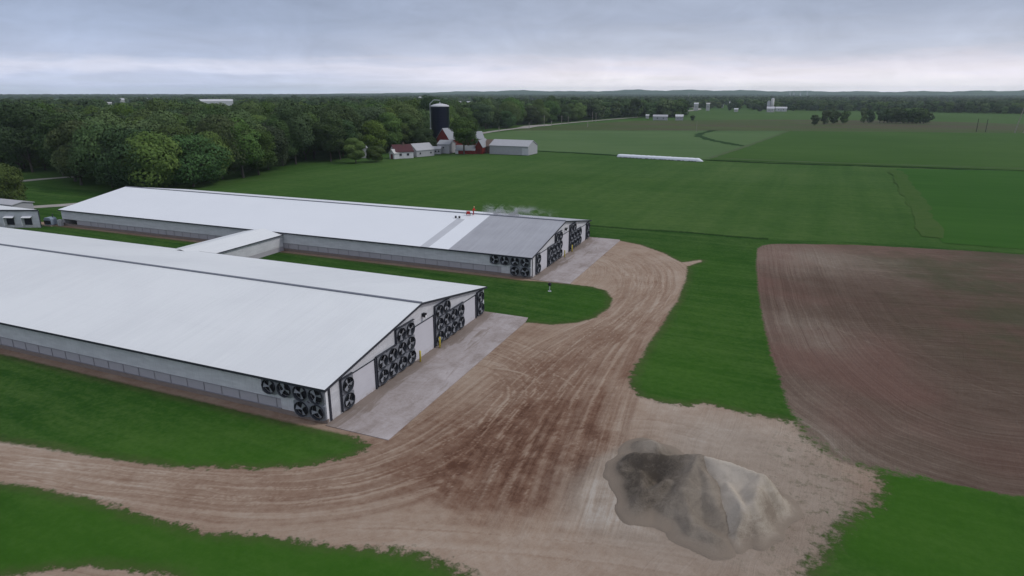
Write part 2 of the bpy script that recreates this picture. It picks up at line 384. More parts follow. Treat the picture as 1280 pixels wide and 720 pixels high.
for px, py, r, v in [(720, 490, 2.0, -.9), (735, 540, 1.2, -.8), (610, 590, 2.5, -.6), (680, 600, 1.5, -.7), (780, 465, 2.5, -.6), (540, 560, 3, -.4), (645, 470, 3, -.5), (705, 512, 4, -.95), (660, 560, 5, -.75), (600, 565, 5, -.75), (560, 600, 3, -.8), (755, 445, 5, -.5), (640, 610, 3, -1.1), (700, 575, 3, -.8), (475, 590, 6, -.35), (560, 545, 5, -.6), (700, 450, 4, -.4), (480, 535, 3, -.3), (350, 600, 8, -.35), (655, 412, 3, -.5),
                      (800, 335, 14, .55), (690, 440, 4, .35), (740, 610, 2.2, 1.0), (770, 645, 2.5, .7), (860, 525, 6, .75), (930, 545, 5, .5), (820, 505, 4, .5), (450, 665, 7, .45), (600, 680, 7, .3), (700, 690, 5, .2), (150, 600, 12, .3), (0, 590, 12, .4), (570, 475, 4, .35), (600, 640, 1.5, -.3), (720, 620, 1.8, .7), (885, 326, 3, .5), (110, 716, 5, .0), (1010, 560, 4, .2)]:
    tone += v*blob(px, py, r)
tone = np.tanh(tone*1.0)*.85
tone = np.where((Q[:, 0] < -1) & (Q[:, 1] > -5) & (Q[:, 1] < 60), -.35, tone)  # dark soil strip along the barns, with contact shading painted into its tone
grey = np.clip(blob(930, 640, 5)+blob(760, 610, 2.4)*1.3+blob(775, 640, 2.2)*1.2+blob(990, 620, 4)*.9+blob(890, 560, 5)*.7+blob(850, 690, 5)*.5+blob(955, 570, 5)*.6, 0, 1)
gp_ = sdf(Q, P((742, 575), (778, 556), (800, 600), (806, 664), (735, 652), (725, 620)))
grey = np.clip(grey+.8*np.clip(.5-gp_*1.2, 0, 1), 0, 1); tone += .9*np.clip(.5-gp_*1.2, 0, 1)
mud = sdf(Q, P((525, 628), (556, 570), (600, 530), (650, 505), (720, 495), (752, 505), (748, 560), (738, 600), (738, 648), (690, 640), (640, 641), (592, 640)))
tone -= .36*np.clip(.5-mud*1.3+.5*np.sin(Q[:, 0]*1.7)*np.sin(Q[:, 1]*1.9), 0, 1)
led = sdf(Q, P((520, 622), (600, 640), (660, 652), (745, 658), (800, 668), (780, 700), (560, 690)))
tone += .35*np.exp(-(led/1.2)**2)*0
calm = np.clip(blob(850, 530, 6)+blob(930, 560, 7)+blob(980, 620, 6)+blob(600, 680, 7)+blob(450, 665, 6)*.6+blob(760, 690, 6)+blob(800, 480, 4)*.6+blob(760, 625, 2.5)*.4, 0, 1)
calm = np.where((Q[:, 0] < -1) & (Q[:, 1] > -3) & (Q[:, 1] < 60), .9, calm)
lush = np.clip(blob(150, 660, 12)+blob(380, 720, 10)+blob(1180, 660, 9)+blob(850, 480, 8)*.6+blob(880, 400, 14)*.5+blob(900, 330, 12)*.4+blob(1100, 640, 4)*.8+blob(720, 380, 6)*.3, 0, 1)
weeds = np.clip(blob(1010, 560, 2.5)*.8+blob(1040, 600, 3.5)+blob(1030, 650, 3.2)+blob(990, 690, 3)*.8+blob(1080, 600, 3), 0, 1)*np.clip((-sdD+2)/1.0, 0, 1)
_el = smooth_line(P((945, 305), (946, 345), (950, 380), (958, 420), (968, 455), (982, 495), (1000, 530), (1012, 548)), 2); _eb = smooth_line(np.vstack([P((1012, 548), (1045, 572), (1100, 588), (1180, 602), (1282, 626)), [(78, 20), (198, 40)]]), 2)
_e1, _, _ = poly_dist(Q, _el); _e2, _, _ = poly_dist(Q, _eb); ed = -7.0*np.log(np.exp(-_e1/7.0)+np.exp(-_e2/7.0))+3
tdir = (P((1281, 318))[0]-P((968, 304))[0]); tdir /= np.hypot(*tdir); tn = np.array([-tdir[1], tdir[0]])
o_ = P((968, 304))[0]; ex = (Q-o_)@tdir; ey = (Q-o_)@tn
tsoil = blob(990, 320, 9)*.9+blob(1090, 330, 10)*.6+blob(1040, 425, 6)*.7+blob(975, 400, 5)*.5+blob(990, 500, 4)*.5+blob(1030, 560, 5)*.7+blob(1230, 390, 20)*-.4+blob(1150, 450, 10)*-.15
fray = np.clip(blob(880, 505, 8)+blob(1000, 560, 7)+blob(1060, 620, 7)+blob(400, 690, 14)+blob(560, 700, 10)+.42, 0, 1.0)
fray = np.where((Q[:, 1] > -4) & (Q[:, 1] < 100) & (Q[:, 0] < 3), .22, fray)
zz_ = 0.03*np.sin(Q[:, 0]*.31)*np.sin(Q[:, 1]*.27+1) + .02*np.sin(Q[:, 0]*1.1+Q[:, 1]*.7)
tracks = np.zeros((len(gx), len(gy)))
def stamp(line, val, wid=.28):
    L = np.asarray(line); seg = np.hypot(*np.diff(L, axis=0).T); cum = np.r_[0, np.cumsum(seg)]; n = int(cum[-1]/.12)+2; u_ = np.linspace(0, cum[-1], n)
    X_ = np.interp(u_, cum, L[:, 0]); Y_ = np.interp(u_, cum, L[:, 1]); fade = np.clip(np.minimum(u_, cum[-1]-u_)/3, 0, 1)*(.75+.25*np.sin(u_*.15+rng.uniform(0, 6))*np.sin(u_*.37+rng.uniform(0, 6)))
    i0 = np.searchsorted(gx, X_); j0 = np.searchsorted(gy, Y_); ok = (i0 > 4) & (i0 < len(gx)-4) & (j0 > 4) & (j0 < len(gy)-4)
    X_, Y_, i0, j0, fade = X_[ok], Y_[ok], i0[ok], j0[ok], fade[ok]
    for di in (-2, -1, 0, 1, 2):
        for dj in (-2, -1, 0, 1, 2):
            dd = np.hypot(gx[i0+di]-X_, gy[j0+dj]-Y_); v = val*np.exp(-(dd/wid)**2)*fade
            cur = tracks[i0+di, j0+dj]; tracks[i0+di, j0+dj] = np.where(np.abs(v) > np.abs(cur), v, cur)
def bundle(Lp, Rp, n, dark=.75, wheel=1.9, wob=.25, amp=.30, sub=(0, 1)):
    A_ = smooth_line(P(*Lp), 3); B_ = smooth_line(P(*Rp), 3)
    m_ = min(len(A_), len(B_)); ia = np.linspace(0, len(A_)-1, 80); A_ = np.c_[np.interp(ia, range(len(A_)), A_[:, 0]), np.interp(ia, range(len(A_)), A_[:, 1])]
    ib = np.linspace(0, len(B_)-1, 80); B_ = np.c_[np.interp(ib, range(len(B_)), B_[:, 0]), np.interp(ib, range(len(B_)), B_[:, 1])]
    for _ in range(n):
        tt = rng.uniform(0, 1)+wob*np.sin(np.linspace(0, rng.uniform(2, 5), 80)+rng.uniform(0, 6.28)); tt = np.clip(tt, -.05, 1.05)
        C_ = A_*(1-tt[:, None])+B_*tt[:, None]
        a = int(rng.uniform(0, 35)*(rng.uniform() < .5)); b = 80-int(rng.uniform(0, 35)*(rng.uniform() < .5)); C_ = C_[a:b]
        T = np.gradient(C_, axis=0); T /= np.hypot(*T.T)[:, None]+1e-9; N = np.c_[-T[:, 1], T[:, 0]]
        v = amp*rng.uniform(.4, 1)*(-1 if rng.uniform() < dark else .8); w_ = rng.uniform(.13, .24)
        for s_ in (-.5, .5): stamp(C_+N*s_*wheel, v, w_)
bundle([(-50, 560), (150, 582), (330, 594), (470, 572), (560, 520), (640, 455), (700, 420), (760, 395), (790, 360), (780, 330), (745, 325)], [(-50, 600), (130, 618), (300, 650), (480, 640), (600, 590), (690, 520), (740, 450), (800, 410), (835, 370), (840, 335), (800, 312)], 70, .6, amp=.20, wob=.14)
bundle([(540, 640), (600, 540), (660, 470), (760, 400)], [(750, 655), (765, 560), (790, 470), (830, 385)], 44, .72, amp=.30, wob=.03)
bundle([(530, 455), (600, 452), (640, 470), (630, 515), (560, 560), (480, 590)], [(600, 405), (680, 432), (715, 480), (690, 540), (610, 590), (490, 612)], 30, .55, amp=.22)
bundle([(720, 322), (765, 332), (790, 365), (740, 420), (660, 480)], [(745, 312), (800, 325), (832, 365), (790, 425), (720, 520)], 26, .45, amp=.18)
bundle([(640, 560), (720, 540), (800, 520), (900, 540)], [(650, 600), (740, 575), (820, 540), (920, 570)], 5, .6, amp=.2)
bundle([(400, 668), (560, 672), (760, 690), (900, 715)], [(380, 640), (560, 648), (740, 668), (900, 690)], 8, .5, amp=.12)
for _ in range(14):
    c_ = G(rng.uniform(590, 650), rng.uniform(455, 500)); r_ = rng.uniform(4, 8); a0 = rng.uniform(-1.4, .6); aa = np.linspace(a0, a0+rng.uniform(.8, 2.0), 30)
    stamp(np.c_[c_[0]+r_*np.cos(aa), c_[1]+r_*np.sin(aa)], rng.choice([-.2, .24, .2]), .18)
# clods and puddle stains
for _ in range(60):
    q_ = G(rng.uniform(560, 780), rng.uniform(430, 640)); a0 = rng.uniform(0, 3.1); stamp(np.array([q_, q_+np.array([math.cos(a0), math.sin(a0)])*rng.uniform(.5, 2)]), -.25, .3)
tracks = np.clip(tracks, -.5, .4).ravel()*np.where(sdD < .2, 1, 0)
rut = np.where(sdD < 0, 1, 0)*np.clip(-sdD/2, 0, 1)*(.035*np.sin(t2*2.6)*w2+.03*np.sin(g1*d1*2.2)*np.clip(1-d1/9, 0, 1)*(1-w2))
edge = np.minimum.reduce([Q[:, 0]+330, 200-Q[:, 0], Q[:, 1]+60, 202-Q[:, 1]])
nearb = np.clip(np.minimum(np.abs(Q[:, 0])+8, 10)/10, 0, 1)
flat = ((Q[:, 0] > -135) & (Q[:, 0] < 9) & (Q[:, 1] > -3) & (Q[:, 1] < 95))
zz_ = np.where(flat, 0, zz_)+rut*np.where(flat, 0, 1)+np.where(flat, 0, tracks*.12)
zz_ = np.where(sdS < -1, zz_+.02*np.sin(ed*3.3), zz_)
V = np.c_[Q, zz_]
nx, ny = len(gx), len(gy)
idx = np.arange(nx*ny).reshape(nx, ny)
F = np.stack([idx[:-1, :-1], idx[1:, :-1], idx[1:, 1:], idx[:-1, 1:]], -1).reshape(-1, 4)
wob = .5*np.sin(Q[:, 0]*2.1+Q[:, 1]*1.3)*np.sin(Q[:, 1]*2.4-Q[:, 0]*.6)
fs, fd = (sdS)[F].mean(1), (sdD+wob*fray)[F].mean(1)
kind = np.where(fs < 0, 2, np.where(fd < 0, 1, np.where(sdM[F].mean(1) < 0, 3, 0)))
soft = np.clip(blob(1015, 545, 2.6)+blob(1055, 580, 4)+blob(1085, 605, 3)+blob(1045, 650, 3.5)+blob(1010, 700, 3.5)+blob(560, 695, 6)*.5, 0, 1)
ATTR = dict(soft=soft, tracks=tracks, sd_dirt=sdD, sd_soil=sdS, sd_meadow=sdM, swath=swd, tone=tone, grey=grey, calm=calm, lush=lush, weeds=weeds, t3=t3, tone_soil=tsoil, fray=fray)
VEC = dict(flow_a=np.c_[s1, g1*d1, w2], flow_b=np.c_[s2, t2, w3], soil_uv=np.c_[ex, ey, ed])
def mesh_np(name, V, F, mat, smooth=True, attrs=None, vecs=None):
    me = bpy.data.meshes.new(name); n = F.shape[1]
    me.vertices.add(len(V)); me.vertices.foreach_set('co', V.astype(np.float32).ravel())
    me.loops.add(F.size); me.loops.foreach_set('vertex_index', F.astype(np.int32).ravel())
    me.polygons.add(len(F)); me.polygons.foreach_set('loop_start', (np.arange(len(F))*n).astype(np.int32))
    me.polygons.foreach_set('use_smooth', np.full(len(F), smooth))
    me.update(calc_edges=True)
    for k, v in (attrs or {}).items(): me.attributes.new(k, 'FLOAT', 'POINT').data.foreach_set('value', v.astype(np.float32).ravel())
    for k, v in (vecs or {}).items(): me.attributes.new(k, 'FLOAT_VECTOR', 'POINT').data.foreach_set('vector', v.astype(np.float32).ravel())
    me.materials.append(mat); me.validate()
    return me
for k, nm in ((0, 'lawn'), (1, 'dirt_yard'), (2, 'tilled_field'), (3, 'meadow')):
    Fk = F[kind == k]; used, invx = np.unique(Fk, return_inverse=True)
    me = mesh_np(nm, V[used], invx.reshape(Fk.shape), M_ground, True, {a: b[used] for a, b in ATTR.items()}, {a: b[used] for a, b in VEC.items()})
    o = bpy.data.objects.new(nm, me); COL.objects.link(o); o['kind'] = 'structure'

# wide ground to the horizon -------------------------------------------------
def sheet(name, pts, z, mat, kind='structure'):
    mb = MB(); mb.add([(a, b, z) for a, b in pts], [tuple(range(len(pts)))]); o = mb.build(name, mat)
    me = o.data
    if me.polygons[0].normal.z < 0: me.flip_normals()
    o['kind'] = kind; return o
GR = 7500
ring = [(CAM[0]+GR*math.cos(a), CAM[1]+GR*math.sin(a)) for a in np.linspace(0, 2*math.pi, 97)[:-1]]
sheet('ground', ring, -.12, M_meadow)
M_pale = field_mat('pale_hay', (.068, .122, .044), (.090, .145, .056), .012, .05, R(20))
M_mid = field_mat('green_crop', (.038, .088, .016), (.054, .108, .024), .02, .12, R(6))
M_olive = field_mat('olive_field', (.058, .088, .030), (.078, .094, .038), .01, .06, 0, (.080, .072, .046))
M_far = field_mat('far_green', (.050, .100, .024), (.066, .118, .034))
M_bright = field_mat('bright_crop', (.026, .084, .011), (.038, .102, .016), .02, .2)
far_line = [(672, 188.5), (770, 194), (885, 199.5), (1000, 204), (1281, 213)]
sheet('hay_field', P((600, 178), (672, 188.5), (770, 194), (885, 199.5), (985, 163.5), (870, 163), (790, 163.5), (745, 163), (700, 163), (650, 163), (606, 167)), .03, M_pale)
sheet('crop_field', np.vstack([P((885, 199.5), (1281, 213)), P((1700, 224), (1700, 173), (1281, 166), (985, 163.5))]), .03, M_mid)
sheet('olive_field', P((640, 163), (745, 163), (870, 163), (985, 163.5), (1281, 166), (1700, 172), (1700, 160), (1281, 155.5), (1150, 151), (1000, 149.5), (900, 150), (860, 150), (800, 151), (745, 154), (690, 158)), .04, M_olive)
sheet('far_field', P((856, 150), (900, 150), (1000, 149.5), (1150, 151), (1281, 155.5), (1700, 160), (1700, 150), (1281, 142), (1150, 139), (1000, 137.5), (862, 139)), .05, M_far)
sheet('bright_field', P((1120, 211), (1281, 213.5), (1700, 226), (1900, 380), (1281, 312), (1178, 304), (1150, 255)), .06, M_bright)
sheet('distant_field', P((1080, 128), (1090, 131.5), (1190, 131.5), (1180, 127.5)), .1, M_pale)
# strips: line given as photo points, widths in metres
def strip(name, pts, width, z, mat, wob=.3, step=3.0, kind='structure'):
    L = smooth_line(P(*pts), 3); seg = np.hypot(*np.diff(L, axis=0).T); cum = np.r_[0, np.cumsum(seg)]
    n = max(4, int(cum[-1]/step)); u_ = np.linspace(0, cum[-1], n)
    C_ = np.c_[np.interp(u_, cum, L[:, 0]), np.interp(u_, cum, L[:, 1])]
    T = np.gradient(C_, axis=0); T /= np.hypot(*T.T)[:, None]; N = np.c_[-T[:, 1], T[:, 0]]
    ww = width*(1+wob*rng.uniform(-1, 1, (n, 2)))/2
    A_, B_ = C_+N*ww[:, :1], C_-N*ww[:, 1:]
    V_ = np.vstack([np.c_[A_, np.full(n, z)], np.c_[B_, np.full(n, z)]])
    F_ = np.array([(i, i+n, i+n+1, i+1) for i in range(n-1)])
    me = mesh_np(name, V_, F_, mat, False)
    o = bpy.data.objects.new(name, me); COL.objects.link(o); o['kind'] = kind; return o
M_dark = field_mat('rank_grass', (.012, .040, .010), (.028, .062, .018), .1, .4)
M_paleline = field_mat('dry_grass', (.070, .105, .045), (.085, .115, .055), .05, .3)
M_gravel = material('gravel_road', lambda t, b: t.ramp(t.noise(t.scale(t.pos(), .3, .3, .3), 1, 6, .7), [(.3, (.24, .22, .20)), (.7, (.40, .37, .345))]), rough=.95)
strip('field_edge', [(668, 188.5), (720, 191), (775, 194.5)], 3.2, .07, M_dark, .5)
strip('field_edge', [(882, 200), (940, 203), (1000, 205), (1100, 208), (1281, 214), (1500, 220)], 2.6, .08, M_dark, .6)
strip('field_edge', [(890, 197.5), (1000, 202.5), (1281, 211), (1500, 217)], 2.0, .09, M_paleline, .6)
strip('ditch', [(893, 163), (885, 165), (872, 168), (876, 172), (893, 176), (908, 179), (930, 183)], 5.5, .09, M_dark, .6, 4)
strip('field_edge', [(672, 163), (745, 163), (870, 163.3), (985, 163.8), (1281, 166.3), (1600, 170)], 4, .09, M_paleline, .6, 6)
strip('field_edge', [(886, 198), (930, 184), (985, 164)], 2.5, .1, M_paleline, .5)
strip('worn_track', [(1118, 213), (1134, 235), (1150, 262), (1166, 297)], 5.0, .10, field_mat('worn_grass', (.038, .088, .016), (.058, .100, .026), .3, .3), .35, 5.0)
strip('country_road', [(560, 177), (600, 166.2), (660, 159), (705, 154.2), (760, 149.5), (792, 147), (800, 146)], 7, .14, M_gravel, .05)
strip('country_road', [(856, 139), (868, 138), (875, 136), (862, 134)], 12, .14, M_gravel, .05)
sheet('farm_yard', P((642, 161), (660, 160.5), (672, 158.3), (690, 157), (684, 155.5), (655, 157.5)), .16, M_gravel)
strip('path', [(-60, 232), (10, 228.5), (40, 225), (70, 222.5), (104, 220)], 4.5, .03, M_gravel, .15)
strip('driveway', [(-60, 268), (0, 262), (45, 258.5), (80, 256.5), (100, 255)], 5, .05, M_gravel, .12)

# hills -------------------------------------------------------------------------
def hills(name, prof, dist, depth, mat):
    pxs = np.linspace(-250, 1550, 220); rows = []
    for j, (k, hk) in enumerate([(0, 0), (.25, .45), (.5, .85), (.75, 1), (1, .9)]):
        for px in pxs:
            hh = max(0, H(px, np.interp(px, prof[0], prof[1]), dist+depth*.7))*(1+.10*math.sin(px*.09)*(k > 0)+.05*math.sin(px*.31))
            q = AT(px, dist+depth*k); rows.append((q[0], q[1], -1+hh*hk))
    n = len(pxs); V_ = np.array(rows); F_ = np.array([(j*n+i, j*n+i+1, (j+1)*n+i+1, (j+1)*n+i) for j in range(4) for i in range(n-1)])
    me = mesh_np(name, V_, F_, mat); o = bpy.data.objects.new(name, me); COL.objects.link(o); o['kind'] = 'structure'
M_hill = field_mat('wooded_hill', (.020, .055, .024), (.060, .105, .050), .004, .004)
hills('hills', ([-250, 330, 420, 520, 600, 660, 720, 790, 830, 900, 960, 1100, 1200, 1280, 1550], [118.2, 118, 117, 115.8, 113.8, 112.8, 114.2, 112.2, 112.6, 112.6, 113.6, 114.4, 113.6, 112.6, 112]), 6200, 1200, M_hill)

# ------------------------------------------------------------------ barn materials
def _whitewall(t, b):
    p = t.obj(); rib = t.m('SINE', t.m('MULTIPLY', t.m('ADD', t.sep(p)[0], t.sep(p)[1]), 20.0))
    bump(t, b, rib, .02, .4)
    n = t.noise(t.scale(p, .4, .4, 2.0), 1, 5, .6)
    c = t.mix(t.ss(n, .35, .7), (.56, .56, .585), (.66, .66, .685)); z_ = t.sep(p)[2]
    seam = t.m('LESS_THAN', t.m('FRACT', t.m('DIVIDE', t.m('ADD', t.sep(p)[0], t.sep(p)[1]), .914)), .05)
    c = t.mix(t.m('MULTIPLY', seam, .20), c, (.30, .30, .33))
    ds = t.m('MULTIPLY', t.ss(z_, 1.6, .0), t.ss(t.noise(t.scale(p, 1.2, 1.2, .5), 1, 5, .7), .35, .65))
    return t.mix(t.m('MULTIPLY', ds, .5), c, (.34, .28, .24))
M_wall = material('white_steel', _whitewall, rough=.5)
def _roof(t, b):
    p = t.obj(); x_, y_, z_ = t.sep(p)
    rib = t.m('POWER', t.m('ABSOLUTE', t.m('SINE', t.m('MULTIPLY', x_, math.pi/.46))), 8.0)
    bump(t, b, t.m('SUBTRACT', 1.0, rib), .02, .25)
    n = t.noise(t.scale(p, .05, .05, .05), 1, 4, .6); n2 = t.noise(t.scale(p, 2.5, .12, .3), 1, 4, .6)
    lap = t.m('LESS_THAN', t.m('FRACT', t.m('DIVIDE', y_, 6.05)), .012)
    c = t.mix(t.ss(hsum(t, t.m('MULTIPLY', n, .7), t.m('MULTIPLY', n2, .3)), .38, .62), (.665, .675, .68), (.725, .735, .735))
    seam = t.m('LESS_THAN', t.m('FRACT', t.m('DIVIDE', x_, .92)), .05)
    stn = t.ss(t.noise(t.scale(p, 1.2, .05, .2), 1, 5, .7), .55, .75)
    c = t.mix(t.m('MULTIPLY', seam, .08), c, (.5, .5, .52)); c = t.mix(t.m('MULTIPLY', stn, .10), c, (.50, .48, .44))
    return t.mix(t.m('MULTIPLY', lap, .14), c, (.5, .5, .52))
M_roof = material('white_roof', _roof, rough=.45, spec=.4)
def _roofB(t, b):
    p = t.obj(); x_, y_, z_ = t.sep(p)
    bump(t, b, t.m('POWER', t.m('ABSOLUTE', t.m('SINE', t.m('MULTIPLY', x_, math.pi/.46))), 6.0), .02, .25)
    n = t.noise(t.scale(p, .15, .15, .3), 1, 5, .6); n2 = t.noise(t.scale(p, 3.0, .1, .3), 1, 4, .65)
    white = t.mix(n, (.70, .715, .745), (.76, .775, .80))
    v = hsum(t, t.m('MULTIPLY', n, .5), t.m('MULTIPLY', n2, .5))
    bare = t.mix(t.ss(v, .35, .65), (.30, .30, .325), (.37, .375, .40))
    xw = t.m('ADD', x_, t.m('MULTIPLY', t.m('SUBTRACT', n2, .5), .25))
    old = t.ss(xw, -15.9, -15.6)
    stripe = t.m('MULTIPLY', t.ss(xw, -21.75, -21.55), t.ss(xw, -19.75, -19.95))
    stripe = t.m('MULTIPLY', stripe, t.m('LESS_THAN', y_, 14.6))
    stripe = t.m('MULTIPLY', stripe, .62)
    front = t.ss(y_, 18.3, 18.0)
    m_ = t.m('MULTIPLY', t.m('MAXIMUM', old, stripe), front)
    back = t.m('MULTIPLY', t.m('SUBTRACT', 1.0, front), t.ss(x_, -22, -17, 0, .75))
    return t.mix(t.m('MAXIMUM', m_, back), white, bare)
M_roofB = material('half_coated_roof', _roofB, rough=.45, spec=.4)
M_trim = material('dark_trim', color=(.035, .038, .05), rough=.5)
M_ridge = material('ridge_cap', color=(.16, .17, .20), rough=.5)
M_corner = material('white_trim', color=(.78, .78, .80), rough=.5)
def _door(t, b):
    p = t.obj(); z_ = t.sep(p)[2]
    seam = t.m('LESS_THAN', t.m('FRACT', t.m('DIVIDE', z_, .55)), .05)
    n = t.noise(t.scale(p, .6, .6, .6), 1, 4, .6)
    c = t.mix(n, (.54, .53, .57), (.64, .63, .67)); c = t.mix(t.m('MULTIPLY', seam, .18), c, (.35, .35, .38))
    dirt = t.m('MULTIPLY', t.ss(z_, .8, 0.0), t.ss(t.noise(t.scale(p, 1.5, 1.5, 2.5), 1, 5, .7), .4, .65))
    return t.mix(t.m('MULTIPLY', dirt, .5), c, (.30, .24, .20))
M_door = material('roller_door', _door, rough=.5)
def _band(t, b):
    p = t.obj(); x_, y_, z_ = t.sep(p)
    n = t.noise(t.scale(p, .8, .8, 3), 1, 5, .65)
    return t.mix(n, (.36, .345, .37), (.46, .44, .47))
M_band = material('curtain', _band, rough=.8)
def _conc(t, b):
    p = t.pos(); n = t.noise(t.scale(p, .22, .22, .22), 1, 6, .65, 1.0); n2 = t.noise(t.scale(p, 2.2, 2.2, 2), 1, 6, .75); x_, y_, z_ = t.sep(p)
    n3 = t.noise(t.scale(p, .6, .10, 1, R(15)), 1, 5, .7, .6)
    c = t.ramp(hsum(t, t.m('MULTIPLY', n, .5), t.m('MULTIPLY', n2, .25), t.m('MULTIPLY', n3, .3)), [(.38, (.24, .195, .175)), (.52, (.355, .31, .30)), (.66, (.45, .405, .405))])
    st = t.m('MULTIPLY', t.ss(hsum(t, n3, t.m('MULTIPLY', t.ss(x_, 3.4, .2), .26)), .54, .70), .80)
    c = t.mix(st, c, (.19, .145, .115))
    d_ = t.m('MULTIPLY', t.ss(t.m('ADD', x_, t.m('MULTIPLY', n, 3)), 2.0, .6), t.ss(y_, 12, 0, 0, 1))
    c = t.mix(t.m('MULTIPLY', d_, .35), c, (.22, .165, .13))
    joint = t.m('LESS_THAN', t.m('FRACT', t.m('DIVIDE', t.m('ADD', y_, 1.0), 4.45)), .008)
    c = t.mix(t.m('MULTIPLY', joint, .30), c, (.12, .10, .09))
    bump(t, b, n2, .02, .4); return c
M_conc = material('concrete', _conc, rough=.9)
M_found = material('foundation', lambda t, b: t.mix(t.noise(t.scale(t.obj(), .8, .8, 3), 1, 5, .7), (.16, .125, .11), (.30, .25, .22)), rough=.9)
M_house = material('fan_housing', lambda t, b: t.mix(t.noise(t.scale(t.obj(), 2, 2, 2), 1, 4, .6), (.18, .187, .205), (.26, .27, .30)), rough=.5)
M_rail = material('curtain_rail', color=(.29, .28, .30), rough=.6)
M_cone = material('fan_cone', color=(.038, .042, .052), rough=.5)
M_blade = material('fan_blade', color=(.25, .26, .285), rough=.5)
M_black = material('fan_dark', color=(.02, .02, .024), rough=.8)
M_yellow = material('yellow_paint', lambda t, b: t.mix(t.ss(t.noise(t.scale(t.obj(), 3, 3, 3), 1, 4, .6), .5, .7), (.62, .50, .05), (.5, .42, .12)), rough=.5)

def fan_proto(parent):
    W_, H_ = 1.93, 1.72
    h = MB()                                   # square housing plate with a round hole
    seg = 20; ri = .76; D = .20
    for zf in (0.0,):
        vs = []; fs = []
        sq = []
        for k in range(seg):
            a = 2*math.pi*k/seg; c, s_ = math.cos(a), math.sin(a); m_ = max(abs(c)/(W_/2), abs(s_)/(H_/2)); sq.append((c/m_, s_/m_))
        for k in range(seg):
            a = 2*math.pi*k/seg; vs.append((D, math.cos(a)*ri, math.sin(a)*ri))
        for q in sq: vs.append((D, q[0], q[1]))
        for q in sq: vs.append((0, q[0], q[1]))
        for k in range(seg):
            k2 = (k+1) % seg
            fs += [(k, seg+k, seg+k2, k2), (seg+k, 2*seg+k, 2*seg+k2, seg+k2)]
        h.add(vs, fs)
    hs = h.build('fan', M_house, parent)
    c = MB(); c.lathe([(.76, D-.12), (.77, D+.03), (.785, D+.20), (.805, D+.22), (.79, D+.18), (.745, D+.03), (.74, D-.12)], 22, axis='x', cap=False)
    c.build('cone', M_cone, hs, True)
    b_ = MB(); b_.lathe([(.10, D-.05), (.10, D+.10)], 10, axis='x')
    for k in range(3):
        a = 2*math.pi*k/3+.4; a2 = a+.55
        def pt(r, an, dx): return (D+dx, math.cos(an)*r, math.sin(an)*r)
        b_.add([pt(.09, a, .02), pt(.70, a-.10, .00), pt(.70, a2, .12), pt(.09, a+.9, .06), pt(.09, a, .035), pt(.70, a-.10, .015), pt(.70, a2, .135), pt(.09, a+.9, .075)],
               [(0, 1, 2, 3), (7, 6, 5, 4), (0, 4, 5, 1), (1, 5, 6, 2), (2, 6, 7, 3), (3, 7, 4, 0)])
    b_.build('rotor', M_blade, hs)
    bk = MB(); bk.lathe([(.745, D-.21), (.745, D-.19)], 20, axis='x'); bk.build('shutter', M_black, hs)
    return hs
FAN = [None]
def add_fan(parent, loc, rz):
    if FAN[0] is None:
        f = fan_proto(parent); FAN[0] = f
    else: f = dup(FAN[0], parent=parent)
    f.location = loc; f.rotation_euler = (random.choice([0, .7, 1.5, 2.4]) if False else 0, 0, rz)
    for ch in f.children:
        if ch.name.startswith('rotor'): ch.rotation_euler = (random.uniform(0, 2), 0, 0)
    return f

